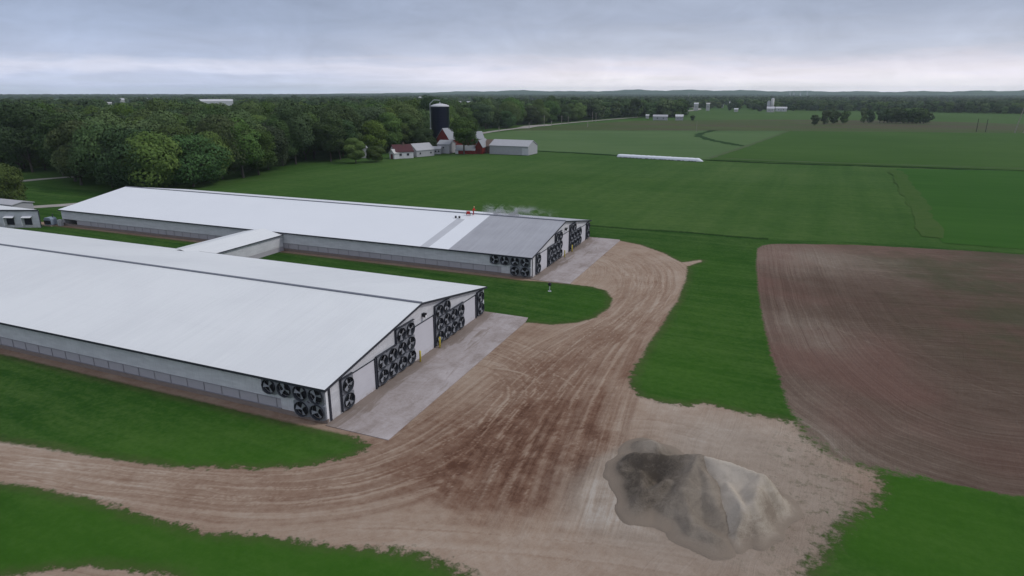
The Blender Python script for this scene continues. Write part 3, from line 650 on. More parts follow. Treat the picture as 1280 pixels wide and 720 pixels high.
def big_barn(name, label, y0, roofmat, vent_label=None):
    L, W_, he, rise = 121.0, 36.0, 3.76, 3.05
    b = thing(name, label, 'barn', (0, y0, 0), group='long white livestock barns')
    # side walls
    for yy, sgn in ((0, 1), (W_, -1)):
        ya, yb = (0, .2) if sgn > 0 else (W_-.2, W_)
        MB().prism([(-L, 1.58), (-5.6, 1.58), (-5.6, .48), (0, .48), (0, he-.02), (-L, he-.02)], 'y', ya, yb).build('side_wall', M_wall, b)
        m = MB(); yo, yi = (-.0, .14) if sgn > 0 else (W_-.14, W_)
        m.box(-L+5, -5.62, min(yo, yi)+(.03 if sgn > 0 else 0), max(yo, yi)-(0 if sgn > 0 else .03), .55, 1.57)
        band = m.build('curtain', M_band, b)
        q = MB()
        n = int((L-12)/2.44)
        for k in range(n):
            xx = -6.2-k*2.44
            if sgn > 0: q.box(xx-.025, xx+.025, -.035, .028, .50, 1.56)
            else: q.box(xx-.05, xx+.05, W_-.028, W_+.035, .50, 1.56)
        q.box(-L+5, -5.65, -.05 if sgn > 0 else W_+.01, -.01 if sgn > 0 else W_+.05, 1.53, 1.60)
        q.box(-L+5, -5.65, -.05 if sgn > 0 else W_+.01, -.01 if sgn > 0 else W_+.05, .50, .56)
        q.build('rail', M_rail, band)
        f_ = MB(); f_.box(-L-.05, .05, (-.07 if sgn > 0 else W_-.2), (.2 if sgn > 0 else W_+.07), -.3, .47); f_.build('foundation', M_found, b)
    # gables
    for xa, xb in ((-.2, 0), (-L, -L+.2)):
        MB().prism([(.21, .0), (W_-.21, .0), (W_-.21, he-.05), (W_/2, he+rise-.05), (.21, he-.05)], 'x', xa, xb).build('gable_wall', M_wall, b)
    # roof: slab following the slope
    ov, oe, th = .35, .45, .14; sl_ = rise/(W_/2)
    zr = he+rise+.02
    prof = [(-oe, zr-(W_/2+oe)*sl_), (W_/2, zr), (W_+oe, zr-(W_/2+oe)*sl_), (W_+oe, zr-(W_/2+oe)*sl_+th), (W_/2, zr+th), (-oe, zr-(W_/2+oe)*sl_+th)]
    rf = MB().prism(prof, 'x', -L-ov, ov).build('roof', roofmat, b)
    MB().prism([(W_/2-.2, zr+th-.02), (W_/2, zr+th+.02), (W_/2+.2, zr+th-.02), (W_/2+.2, zr+th+.10), (W_/2, zr+th+.15), (W_/2-.2, zr+th+.10)], 'x', -L-ov+.05, ov-.05).build('ridge_cap', M_ridge, rf)
    # trims
    ze = zr-(W_/2+oe)*sl_
    for s_ in (-1, 1):
        yc = -oe if s_ < 0 else W_+oe
        tr = MB(); tr.box(-L-ov-.02, ov+.02, yc-.03 if s_ < 0 else yc-.004, yc+.004 if s_ < 0 else yc+.03, ze-.09, ze+th+.02)
        tr.build('eave_trim', M_trim, b)
    for xc in (ov, -L-ov-.04):
        rk = MB(); rk.prism([(-oe-.03, ze-.10), (W_/2, zr-.10), (W_+oe+.03, ze-.10), (W_+oe+.03, ze+th+.03), (W_/2, zr+th+.03), (-oe-.03, ze+th+.03)], 'x', xc, xc+.04)
        rk.build('rake_trim', M_trim, b)
    for xx in (.0, -L-.03):
        for ya, yb in ((0, .25), (W_-.25, W_)):
            ct = MB(); ct.box(xx, xx+.03, ya, yb, .0, he-.05)
            if xx == 0: ct.box(-.22, .03, -.03 if ya == 0 else W_+.002, -.002 if ya == 0 else W_+.03, .48, he-.1)
            ct.build('corner_trim', M_corner, b)
    # doors with their black tracks
    for ya, yb, hh in ((4.25, 8.1, 3.5), (16.35, 21.0, 4.3), (29.55, 33.0, 3.45)):
        dr = MB().box(.0, .06, ya, yb, .06, hh).build('door', M_door, b)
        q = MB(); q.box(.0, .20, yb+.02, yb+.26, .05, hh+.15); q.box(.0, .10, ya, yb, hh+.01, hh+.10); q.build('track', M_trim, dr)
    MB().box(.02, .10, .36, .62, .1, he-.1).build('downpipe', M_trim, b)
    # fans on the gable
    def gf(y, z): add_fan(b, (0, y, z), 0)
    for z in (1.08, 2.82): gf(3.2, z); gf(34.55, z)
    for k in range(4):
        for z in (1.08, 2.82): gf(9.45+k*1.96, z); gf(22.35+k*1.96, z)
    for k in range(2): gf(13.37+k*1.96, 4.56); gf(22.35+k*1.96, 4.56)
    # black flashing above the fan groups
    for y1_, z1_, grp in ((2.16, 3.7, [(2.2, 4.2, 3.70)]), (8.38, 3.7, [(8.42, 12.32, 3.70)]), (12.36, 5.4, [(12.40, 16.34, 5.44)]), (21.32, 5.4, [(21.38, 25.3, 5.44)]), (25.35, 3.75, [(25.4, 29.2, 3.70)]), (33.5, 3.7, [(33.56, 35.55, 3.70)])):
        fl = MB(); zl = 3.75 if y1_ in (12.36,) else .2
        if y1_ != 25.35: fl.box(.0, .28, y1_, y1_+.05, zl, z1_+.05)
        for ya, yb, z in grp: fl.box(.0, .30, y1_+.05 if y1_ != 25.35 else ya, yb, z, z+.05)
        fl.build('flashing', M_trim, b)
    # fans on the long side
    for xx in (-2.87, -.98):
        for z in (1.15, 2.86): add_fan(b, (xx, 0, z), -math.pi/2)
    for xx in (-6.75, -4.82): add_fan(b, (xx, 0, 2.86), -math.pi/2)
    # lamp over the middle door
    lp = MB(); lp.lathe([(.17, 0), (.19, .25), (.26, .50)], 12, (0, 18.6, 5.15), 'x'); lp.box(.0, .55, 18.35, 18.85, 5.42, 5.46); lp.build('door_lamp', M_black, b)
    lens = MB(); lens.lathe([(.05, .505), (.20, .51)], 12, (0, 18.6, 5.10), 'x'); lens.build('lamp_glass', M_corner, bpy.data.objects[b.children[-1].name])
    MB().box(-L, .95, -.12, -.075, -.12, .02)
    return b
barnA = big_barn('livestock_barn', 'nearer long white barn with fully white roof and fans on its gable', 0.0, M_roof)
barnB = big_barn('livestock_barn', 'farther long white barn whose roof is bare grey metal at the right end', 55.3, M_roofB)
for y0 in (0, 55.3):
    mb = MB(); mb.prism([(.05, y0-.45), (7.2, y0-.45), (7.2, y0+(34.5 if y0 == 0 else 35.6)), (6.9, y0+36.2), (.05, y0+36.3)], 'z', -.2, .07)
    o = mb.build('concrete_apron', M_conc); o['kind'] = 'structure'
# bollards
def bollard(loc, label):
    t_ = thing('bollard', label, 'bollard', loc, group='yellow bollards by the middle barn doors')
    MB().lathe([(.11, 0), (.11, 1.35), (.09, 1.43), (.03, 1.47)], 14).build('post', M_yellow, t_, True)
    MB().lathe([(.2, 0), (.2, .03)], 14).build('footing', M_conc, t_)
bollard((.75, 16.45, .07), 'yellow bollard at the left side of the nearer barn\'s middle door')
bollard((.75, 21.3, .07), 'yellow bollard at the right side of the nearer barn\'s middle door')
bollard((.75, 71.75, .07), 'dull yellow bollard at the left side of the farther barn\'s middle door')
bollard((.75, 76.6, .07), 'dull yellow bollard at the right side of the farther barn\'s middle door')

# link building between the barns
lk = thing('link_building', 'low white link passage joining the two long barns', 'passage', (-53.8, 36.1, 0))
LW = 9.0; zb = 3.35; rs = .85
for xx in (-LW, -.2):
    MB().box(xx, xx+.2, .0, 19.1, .9, zb).build('side_wall', M_wall, lk)
    MB().box(xx+.03, xx+.17, .0, 19.1, .0, .9).build('lower_wall', M_band, lk)
prof = [(-LW-.4, zb-.08), (-LW/2, zb+rs), (.4, zb-.08), (.4, zb+.04), (-LW/2, zb+rs+.12), (-LW-.4, zb+.04)]
MB().prism(prof, 'y', -1.4, 18.65).build('roof', M_roof, lk)
q = MB(); q.box(.4, .43, -1.4, 18.65, zb-.12, zb+.05); q.prism([(-LW-.4, zb-.1), (-LW/2, zb+rs-.02), (.4, zb-.1), (.4, zb+.05), (-LW/2, zb+rs+.13), (-LW-.4, zb+.05)], 'y', -1.45, -1.402); q.build('eave_trim', M_trim, lk)

# generic gabled building --------------------------------------------------------
def flatmat(name, c, v=.12, rough=.8):
    return material(name, lambda t, b: t.mix(t.noise(t.scale(t.obj(), .7, .7, .7), 1, 5, .6), tuple(q*(1-v) for q in c), tuple(min(1, q*(1+v)) for q in c)), rough=rough)
K = {k: flatmat(k+'_paint', c) for k, c in dict(white=(.54, .54, .56), offwhite=(.50, .49, .48), red=(.19, .026, .022), darkred=(.12, .020, .022), greyroof=(.30, .31, .33), lightgrey=(.38, .38, .40), darkroof=(.07, .065, .07), maroon=(.075, .026, .030), navy=(.012, .016, .055), glass=(.02, .022, .03), brown=(.13, .09, .07), galv=(.42, .44, .46), green=(.03, .06, .03)).items()}
def gabled(name, label, cat, p0, p1, depth, eave, rise, wall, roof, group=None, windows=(), doors=(), ridge_along=True, gable_wall=None, over=.3, chimney=None):
    """p0 to p1: base line of the wall facing the camera; depth goes away from it"""
    p0 = np.array(p0); p1 = np.array(p1); v = p1-p0; L = float(np.hypot(*v)); rz = math.atan2(v[1], v[0])
    b = thing(name, label, cat, (p0[0], p0[1], 0), rz, group)
    if ridge_along:
        gp = [(0, 0), (depth, 0), (depth, eave), (depth/2, eave+rise), (0, eave)]
        MB().prism(gp, 'x', 0, L).build('wall', wall, b)
        e2 = eave-over*rise/(depth/2)
        r_ = MB().prism([(-over, e2+.02), (depth/2, eave+rise+.02), (depth+over, e2+.02), (depth+over, e2+.22), (depth/2, eave+rise+.24), (-over, e2+.22)], 'x', -over, L+over).build('roof', roof, b)
    else:
        gp = [(0, 0), (L, 0), (L, eave), (L/2, eave+rise), (0, eave)]
        MB().prism(gp, 'y', 0, depth).build('wall', wall, b)
        e2 = eave-over*rise/(L/2)
        r_ = MB().prism([(-over, e2+.02), (L/2, eave+rise+.02), (L+over, e2+.02), (L+over, e2+.22), (L/2, eave+rise+.24), (-over, e2+.22)], 'y', -over, depth+over).build('roof', roof, b)
    for (a, z0_, z1_, w_) in windows:
        wd = MB().box(a*L-w_/2, a*L+w_/2, -.08, .02, z0_, z1_).build('window', K['glass'], b)
        q = MB(); q.box(a*L-w_/2-.1, a*L+w_/2+.1, -.10, .01, z1_, z1_+.12); q.box(a*L-w_/2-.1, a*L+w_/2+.1, -.12, .01, z0_-.12, z0_); q.box(a*L-w_/2-.1, a*L-w_/2, -.10, .01, z0_, z1_); q.box(a*L+w_/2, a*L+w_/2+.1, -.10, .01, z0_, z1_); q.build('frame', K['white'], wd)
    for (a, h_, w_, mt) in doors:
        MB().box(a*L-w_/2, a*L+w_/2, -.07, .02, 0.02, h_).build('door', K[mt], b)
    if chimney: MB().box(chimney*L-.4, chimney*L+.4, depth*.4, depth*.4+.8, eave+rise*.5, eave+rise+1.0).build('chimney', K['brown'], r_)
    return b
# milking centre at the far left, behind the nearer barn
c1 = G(51.5, 284.5); fdir = -right[:2]/np.hypot(*right[:2])
mc = thing('milking_parlour', 'white metal building with hooded dark windows behind the nearer barn at the left edge', 'building', (c1[0], c1[1], 0), math.atan2(right[1], right[0]))
ca_ = math.atan2(right[1], right[0]); bx_, by_ = -38*math.cos(-ca_), -38*math.sin(-ca_)       # back line runs along the barns
MB().prism([(-34, 0), (0, 0), (0, 4.1), (-34, 4.1)], 'y', 0, .25).build('front_wall', M_wall, mc)
bk = MB(); bk.add([(-.25, .26, 0), (bx_, by_, 0), (bx_, by_, 4.1), (-.25, .26, 4.1), (-.3, .46, 0), (bx_, by_+.2, 0), (bx_, by_+.2, 4.1), (-.3, .46, 4.1)], [(0, 1, 2, 3), (7, 6, 5, 4), (0, 4, 5, 1), (3, 2, 6, 7), (0, 3, 7, 4), (1, 5, 6, 2)]); bk.build('back_wall', M_wall, mc)
rr_ = MB(); rr_.add([(-34.3, -.3, 4.12), (.35, -.3, 4.12), (bx_-.5, by_+.8, 4.35), (-34.3, -.3, 4.30), (.35, -.3, 4.30), (bx_-.5, by_+.8, 4.55)], [(0, 2, 1), (3, 4, 5), (0, 1, 4, 3), (1, 2, 5, 4), (2, 0, 3, 5)]); rr_.build('roof', M_roof, mc)
MB().box(-34.3, .37, -.34, -.302, 4.0, 4.32).build('eave_trim', M_trim, mc)
MB().box(.002, .08, -.05, .20, 0, 4.0).build('corner_trim', M_trim, mc)
for xx in (-2.7, -6.9, -11.1, -15.3):
    wd = MB().box(xx-.85, xx+.85, -.10, -.004, .7, 2.35).build('window', K['glass'], mc)
    q = MB(); q.prism([(-.75, 2.40), (-.004, 2.72), (-.004, 2.82), (-.75, 2.50)], 'x', xx-1.15, xx+1.1); q.box(xx-1.2, xx-1.12, -.75, -.004, .6, 2.42); q.build('hood', M_corner, wd)
e1 = G(19, 274)
gabled('feed_shed', 'low grey roofed shed just behind the hooded window building at the left edge', 'shed', (e1[0]-30, e1[1]), e1, 5, 3.5, .5, K['lightgrey'], K['lightgrey'])
# equipment at the far barn's left corner
gn = thing('generator', 'blue grey generator on a concrete pad at the far barn\'s left corner', 'generator', (-123.6, 54.0, 0), .15)
MB().box(-1.2, 1.4, -1.3, 1.3, 0, .18).build('pad', M_conc, gn)
M_bluegrey = flatmat('blue_grey', (.24, .29, .36))
MB().prism([(-1.0, .3), (1.1, .3), (1.1, 1.6), (.8, 1.95), (-.7, 1.95), (-1.0, 1.6)], 'y', -.8, .8).build('cabinet', M_bluegrey, gn)
MB().tube([(.6, .3, 1.9), (.6, .3, 2.6), (.9, .3, 2.75)], .09).build('exhaust', M_trim, gn)
MB().box(-.9, 1.0, -.9, -.81, .5, 1.3).build('grille', M_black, gn)
eb = thing('electric_cabinet', 'small grey electric cabinet between the generator and the far barn wall', 'cabinet', (-120.6, 54.4, 0))
MB().box(-.6, .6, -.35, .35, 0.1, 1.5).build('box', K['lightgrey'], eb); MB().box(-.5, -.02, -.39, -.352, .25, 1.4).build('door', K['galv'], eb); MB().box(-.65, .65, -.4, .4, 0, .1).build('plinth', M_conc, eb)

# yard hydrant on the island of lawn
pc = G(687, 364)
yp = thing('yard_hydrant', 'small dark hydrant post on the lawn strip between the two barns', 'hydrant', (pc[0], pc[1], 0))
MB().lathe([(.07, 0), (.07, .95)], 10).build('post', K['galv'], yp, True)
MB().lathe([(.05, .9), (.26, .98), (.30, 1.2), (.2, 1.42), (.05, 1.48)], 12).build('cap', K['glass'], yp, True)
MB().lathe([(.3, 0), (.3, .04)], 14).build('footing', K['galv'], yp)

# sand piles ---------------------------------------------------------------------
def pile(name, label, segs, slope, mat, step=.14, rough=.07, seed=1, zones=()):
    pts = np.vstack([np.array([a, b]) for a, b, *_ in segs]); mn = pts.min(0)-8; mx_ = pts.max(0)+8
    xs = np.arange(mn[0], mx_[0], step); ys = np.arange(mn[1], mx_[1], step); A_, B_ = np.meshgrid(xs, ys, indexing='ij'); q = np.c_[A_.ravel(), B_.ravel()]
    r2 = np.random.default_rng(seed)
    def nz_(fr, amp0):
        v = np.zeros(len(q)); amp = amp0
        for fq in fr:
            for _ in range(4):
                a = r2.uniform(0, 6.28); v += amp*np.sin((q[:, 0]*math.cos(a)+q[:, 1]*math.sin(a))*fq+r2.uniform(0, 6.28)+1.3*np.sin(q[:, 0]*fq*.37+q[:, 1]*fq*.29))
            amp *= .62
        return v/3
    nz = nz_((.7, 1.5, 2.9, 5.5, 9.0, 15.0), 1.0)
    tops = []
    for s_ in segs:
        a, b, ha, hb = s_[:4]; sl2 = s_[4] if len(s_) > 4 else slope
        dd, tt = seg_dist(q+.30*np.c_[nz_((1.1, 2.3), 1), nz_((1.3, 2.1), 1)], np.array(a), np.array(b)); tops.append(ha+(hb-ha)*tt-sl2*np.sqrt(dd**2+.02)+sl2*.14)
    T = np.array(tops); k = 14.0; h = np.log(np.exp(T*k).sum(0))/k
    h = h+nz*rough*1.3*np.clip(h+.5, .15, 1)+r2.normal(0, .016, len(q))
    h = np.where(h < .35, h*.30+.245, h)                 # loose toe spreads out
    h = np.where(h < .10, h-(.10-h)*1.5, h)
    Z = h.reshape(A_.shape); i2 = np.arange(Z.size).reshape(Z.shape)
    F_ = np.stack([i2[:-1, :-1], i2[1:, :-1], i2[1:, 1:], i2[:-1, 1:]], -1).reshape(-1, 4)
    F_ = F_[(h[F_] > -.06).any(1)]; used, iv = np.unique(F_, return_inverse=True)
    tz = np.zeros(len(q))
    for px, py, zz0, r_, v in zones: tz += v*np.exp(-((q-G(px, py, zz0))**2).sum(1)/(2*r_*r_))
    V_ = np.c_[q, h][used]; V_[:, 2] = np.maximum(V_[:, 2], -.15); tz = tz[used]
    c = V_[:, :2].mean(0); V_[:, :2] -= c
    me = mesh_np(name, V_, iv.reshape(F_.shape), mat, True, {'zone': tz}); o = bpy.data.objects.new(name, me); COL.objects.link(o); o.location = (c[0], c[1], 0)
    return tag(o, label, 'pile')
def _sand(a, b_, c_, toe):
    def f(t, b):
        p = t.obj(); n = t.noise(t.scale(p, .9, .9, 1.4), 1, 6, .7, .6); n2 = t.noise(t.scale(p, 9, 9, 9), 1, 6, .85)
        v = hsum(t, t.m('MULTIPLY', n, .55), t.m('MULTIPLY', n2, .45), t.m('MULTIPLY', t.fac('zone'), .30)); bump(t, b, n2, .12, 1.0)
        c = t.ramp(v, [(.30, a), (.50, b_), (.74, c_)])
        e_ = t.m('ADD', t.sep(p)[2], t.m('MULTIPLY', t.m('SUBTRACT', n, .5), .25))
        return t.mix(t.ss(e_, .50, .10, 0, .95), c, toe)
    return f
M_sand = material('grey_sand', _sand((.105, .086, .068), (.235, .197, .158), (.35, .30, .245), (.28, .226, .178)), rough=.95, spec=.05)
M_tan = material('tan_gravel', _sand((.27, .218, .17), (.46, .392, .315), (.57, .50, .42), (.28, .226, .178)), rough=.95, spec=.05)
g = lambda a, b, z=0: tuple(G(a, b, z))
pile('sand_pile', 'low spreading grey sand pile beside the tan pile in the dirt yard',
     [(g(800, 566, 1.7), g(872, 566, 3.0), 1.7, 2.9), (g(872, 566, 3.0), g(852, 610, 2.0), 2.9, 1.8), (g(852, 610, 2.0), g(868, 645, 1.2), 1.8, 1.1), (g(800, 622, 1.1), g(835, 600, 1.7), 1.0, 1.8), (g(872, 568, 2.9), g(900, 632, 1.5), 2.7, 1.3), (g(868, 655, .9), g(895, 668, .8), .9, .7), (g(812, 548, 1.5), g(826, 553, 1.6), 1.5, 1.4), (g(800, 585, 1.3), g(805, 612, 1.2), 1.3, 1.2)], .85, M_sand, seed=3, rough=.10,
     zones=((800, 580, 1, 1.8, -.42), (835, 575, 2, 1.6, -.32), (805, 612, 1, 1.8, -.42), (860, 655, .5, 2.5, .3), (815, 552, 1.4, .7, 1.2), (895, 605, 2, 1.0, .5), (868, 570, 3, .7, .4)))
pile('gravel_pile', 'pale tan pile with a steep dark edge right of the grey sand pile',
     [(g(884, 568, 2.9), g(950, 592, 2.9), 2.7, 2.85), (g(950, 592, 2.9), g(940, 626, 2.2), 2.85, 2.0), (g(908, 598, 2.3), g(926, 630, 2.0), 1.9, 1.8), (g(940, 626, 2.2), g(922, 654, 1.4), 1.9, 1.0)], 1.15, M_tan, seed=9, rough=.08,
     zones=((972, 612, 1, .9, -.9), (962, 645, .7, .8, -.9), (940, 672, .3, .8, -.7), (925, 600, 2, 1.8, .6), (925, 640, 1.2, 1.2, .4), (890, 590, 2, 1, .4)))  # pale crest, darker right flank: sand tone with shading painted into the colour
# silage bag ------------------------------------------------------------------------
pa, pb = G(771, 196), G(879, 202)
v = pb-pa; Lb = float(np.hypot(*v))
sb = thing('silage_bag', 'long white plastic silage bag lying in the green field', 'silage bag', (pa[0], pa[1], 0), math.atan2(v[1], v[0]))
n = 60; rows = []; seg = 12
for i in range(n+1):
    u_ = i/n; xx = u_*Lb; k = min(1, max(.12, (u_/.02))) * min(1, max(.10, ((1-u_)/.05)**.7)); rr2 = 1.15*k*(1+.025*math.sin(i*1.7)+random.uniform(-.02, .02))
    for j in range(seg+1):
        a = math.pi*j/seg; rows.append((xx, -math.cos(a)*rr2*1.15+.15*math.sin(xx*.05), max(0, math.sin(a))**.8*rr2*1.25))
F_ = np.array([(i*(seg+1)+j, (i+1)*(seg+1)+j, (i+1)*(seg+1)+j+1, i*(seg+1)+j+1) for i in range(n) for j in range(seg)])
me = mesh_np('plastic_tube', np.array(rows), F_, material('white_plastic', lambda t, b: t.mix(t.noise(t.scale(t.obj(), .5, 2, 2), 1, 4, .6), (.72, .74, .80), (.82, .84, .88)), rough=.35))
o = bpy.data.objects.new('plastic_tube', me); COL.objects.link(o); o.parent = sb
q = MB()
for i in range(22):
    xx = 3+i*(Lb-6)/21+random.uniform(-.6, .6); q.lathe([(.42, 0), (.42, .18)], 10, (xx, -1.95+random.uniform(-.2, .2), .02))
q.build('tyre_weights', M_black, sb)

# ------------------------------------------------------------------ farmstead
def on(px, py): return G(px, py)
gabled('machine_shed', 'long white metal shed standing right of the red barn', 'shed', on(612, 192.3), on(660, 194.3), 13, 4.3, 2.6, K['lightgrey'], K['lightgrey'], windows=(), doors=((.93, 3.4, 3.5, 'white'),))
gabled('machine_shed_lean', 'rusty brown roofed lean-to between the red barn and the long white shed', 'lean-to', on(604, 191), on(612, 191.3), 12, 3.4, 3.0, K['brown'], K['brown'])
sA = gabled('red_barn', 'large red barn with pale grey roof behind the round tree', 'barn', on(562, 190.2), on(590, 188.6), 14, 6.6, 5.4, K['red'], K['greyroof'], windows=((.1, 2.0, 3.0, 1.0), (.25, 2.0, 3.0, 1.0), (.4, 2.0, 3.0, 1.0)), doors=((.5, 2.4, 1.3, 'white'),))
gabled('red_hay_barn', 'tall red barn block with white window band right of the round tree', 'barn', on(592.5, 189.6), on(605.5, 189.2), 10, 6.6, 3.6, K['red'], K['greyroof'], windows=((.25, 4.6, 5.9, 1.6), (.6, 4.6, 5.9, 1.6), (.88, 4.6, 5.9, 1.2)))
gabled('red_barn_wing', 'small red barn wing with its gable end facing the field', 'barn', on(594, 192.3), on(603, 192.5), 14, 3.6, 3.2, K['red'], K['greyroof'], ridge_along=False, doors=((.5, 2.6, 1.8, 'darkred'),))
gabled('red_lean_to', 'low red lean-to with grey roof below the round tree', 'lean-to', on(570, 192.3), on(593.5, 192.6), 6, 1.9, 2.2, K['red'], K['greyroof'], doors=((.04, 1.8, 1.6, 'white'),))
gabled('granary', 'pale grey granary below the dark silo', 'granary', on(547, 191.5), on(562, 192), 8, 4.6, 1.8, K['lightgrey'], K['greyroof'], windows=((.5, 2.6, 3.4, .8),))
gabled('milk_house', 'tiny grey milk house left of the granary', 'shed', on(541, 192.7), on(551, 192.7), 5, 2.6, 1.0, K['lightgrey'], K['lightgrey'], windows=((.35, 1.0, 1.9, .9), (.75, 1.0, 1.9, .9)))
gabled('grey_shed', 'grey shed with pale roof and small cupola left of the granary', 'shed', on(521, 196.5), on(543, 194.5), 8, 3.2, 2.9, K['lightgrey'], K['lightgrey'], windows=((.2, 1.2, 2.2, 1), (.8, 1.2, 2.2, 1)))
gh = gabled('farmhouse', 'white house with maroon roof at the edge of the woods', 'house', on(494, 198.6), on(517, 197.5), 8, 3.2, 3.0, K['white'], K['maroon'], windows=((.3, 1.3, 2.4, 1.2), (.7, 1.3, 2.4, 1.2)), doors=((.5, 2.1, 1.0, 'white'),), chimney=.6)
gabled('garage', 'small white garage left of the maroon roofed house', 'garage', on(487, 198.2), on(493, 198.9), 6, 2.7, 1.6, K['white'], K['offwhite'], ridge_along=False, doors=((.5, 2.2, 1.6, 'darkred'),))
gabled('cottage', 'small pale roofed cottage half hidden in the trees left of the farmhouse', 'house', on(452, 197.5), on(463, 197.3), 8, 2.8, 2.6, K['offwhite'], K['lightgrey'], ridge_along=False, windows=((.3, 1.0, 2.2, 1.0),), doors=((.7, 2.1, 1.0, 'glass'),))
# cupola dome (part of the grey shed)
# silo
sd_ = 372.0; sc = AT(552, sd_); sh = H(552, 130.5, sd_); sr = 11.0/FPX*sd_*1.0
sr = 11.0/FPX*sd_
silo = thing('tower_silo', 'tall dark blue tower silo with white domed top behind the red barn', 'silo', (sc[0], sc[1], 0))
def _navy(t, b):
    p = t.obj(); x_, y_, z_ = t.sep(p)
    a = t.m('ARCTAN2', y_, x_); ring_ = t.m('LESS_THAN', t.m('FRACT', t.m('DIVIDE', z_, 1.45)), .06); vl = t.m('LESS_THAN', t.m('FRACT', t.m('MULTIPLY', a, 2.6)), .04)
    c = t.mix(t.noise(t.scale(p, .3, .3, .1), 1, 4, .6), (.012, .016, .050), (.024, .028, .075))
    return t.mix(t.m('MULTIPLY', t.m('MAXIMUM', ring_, vl), .5), c, (.07, .08, .13))
MB().lathe([(sr, 0), (sr, sh-1.2), (sr*1.01, sh-1.2)], 36).build('shell', material('navy_steel', _navy, rough=.35, spec=.5), silo, True)
dm = MB().lathe([(sr*1.02, sh-1.2), (sr*.98, sh-.6), (sr*.75, sh-.1), (sr*.4, sh+.3), (.3, sh+.5)], 36).build('dome', K['white'], silo, True)
MB().lathe([(.3, sh+.4), (.3, sh+1.2), (.05, sh+1.4)], 10).build('vent', K['galv'], dm)
sdv = (CAM[:2]-sc)/np.hypot(*(CAM[:2]-sc)); sl3 = np.array([-sdv[1], sdv[0]])*-1
lx, ly = (-right[:2]/np.hypot(*right[:2])*(sr+.45))
MB().tube([(lx, ly, 0), (lx, ly, sh+.5)], .22, 8).build('filling_pipe', K['galv'], silo)
MB().tube([(lx, ly, sh+.4), (lx*.6, ly*.6, sh+2.4), (0, 0, sh+2.2)], .18, 8).build('spout', K['galv'], silo)
MB().box(lx-.3, lx+1.6, ly-.8, ly+.8, sh*.44, sh*.44+.9).build('platform', K['white'], silo)
# far farms and buildings
far = [
 ('far_shed', 'grey long farm shed on the far side of the hay field', 'shed', 813, 831, 149.3, 145.6, 143.6, 'lightgrey', 'lightgrey'),
 ('far_shed', 'grey shed with white door right of the long farm shed across the hay field', 'shed', 840.5, 850, 149.2, 145.6, 143.4, 'lightgrey', 'white'),
 ('far_shed', 'tiny pale shed left of the two grey sheds across the hay field', 'shed', 804, 808, 147.4, 145.6, 144.8, 'offwhite', 'white'),
 ('far_house', 'white house beside the pale road bend beyond the hay field', 'house', 862, 867.5, 131.6, 129.8, 128.5, 'offwhite', 'white'),
 ('far_house', 'small white house among trees right of the road bend', 'house', 877, 881.5, 131.0, 129.8, 128.7, 'offwhite', 'offwhite'),
 ('far_house', 'white gabled house in dark trees between the road bend and the far farm', 'house', 893.5, 898, 133.6, 131.9, 130.4, 'white', 'white'),
 ('far_shed', 'pale low shed at the far field edge left of the twin silo farm', 'shed', 911.5, 916.5, 138.2, 136.6, 135.4, 'offwhite', 'white'),
 ('far_barn', 'white long barn beside the twin silos far across the fields', 'barn', 962, 976, 137.3, 135.3, 133.6, 'white', 'white'),
 ('far_barn', 'white gabled barn directly below the twin silos', 'barn', 951.5, 961, 138.3, 135.6, 133.4, 'offwhite', 'white'),
 ('warehouse', 'long white roofed warehouse above the woods at the left', 'warehouse', 248.5, 300, 131.0, 126.6, 124.2, 'white', 'white'),
 ('warehouse', 'pale warehouse row on the left horizon', 'warehouse', 148, 168, 127.5, 124.6, 123.0, 'offwhite', 'white'),
 ('warehouse', 'small pale warehouse right of the warehouse row on the left horizon', 'warehouse', 182, 197, 126.3, 124.6, 123.2, 'white', 'white'),
 ('warehouse', 'narrow white warehouse left of the warehouse row on the left horizon', 'warehouse', 127, 152, 130.5, 128.8, 127.9, 'offwhite', 'offwhite'),
 ('warehouse', 'white shed right of the silo top above the far woods', 'warehouse', 570, 578, 130, 127.9, 126.8, 'white', 'white'),
 ('warehouse', 'white roofed shed farther right of the silo top above the far woods', 'warehouse', 581.5, 591, 130, 127.6, 126.8, 'white', 'white'),
 ('warehouse', 'tiny bright building at the far left horizon', 'warehouse', 89, 95, 129, 127.6, 126.4, 'white', 'white'),
 ('warehouse', 'long faint building at the far left horizon', 'warehouse', 64, 75, 124.5, 123.5, 122.9, 'white', 'white'),
 ('warehouse', 'pale grey block at the extreme left of the horizon', 'warehouse', 0, 9, 128, 125.0, 123.6, 'offwhite', 'white'),
 ('warehouse', 'faint shed right of the extreme left block on the horizon', 'warehouse', 14, 21, 129, 126.6, 125.4, 'offwhite', 'white'),
 ('warehouse', 'small bright shed left of the long white roofed warehouse', 'warehouse', 224, 233, 128.5, 126.4, 125.4, 'white', 'white'),
 ('warehouse', 'small pale shed just right of the long white roofed warehouse', 'warehouse', 318, 327, 129, 126.6, 125.4, 'offwhite', 'white'),
 ('warehouse', 'pale house cluster roof above the woods right of the mast', 'warehouse', 905, 915, 131, 128.4, 127.0, 'offwhite', 'white'),
 ('warehouse', 'low pale roof left of the twin silos above the dark trees', 'warehouse', 928, 936, 131, 129.0, 127.6, 'offwhite', 'offwhite'),
 ('warehouse', 'white building between two dark treetops on the horizon', 'warehouse', 383, 390, 125, 122.5, 121.0, 'white', 'white'),
]
farpos = []
def base_dist(py): return float(np.hypot(*(G(640, py)-CAM[:2])))
far_d = {}
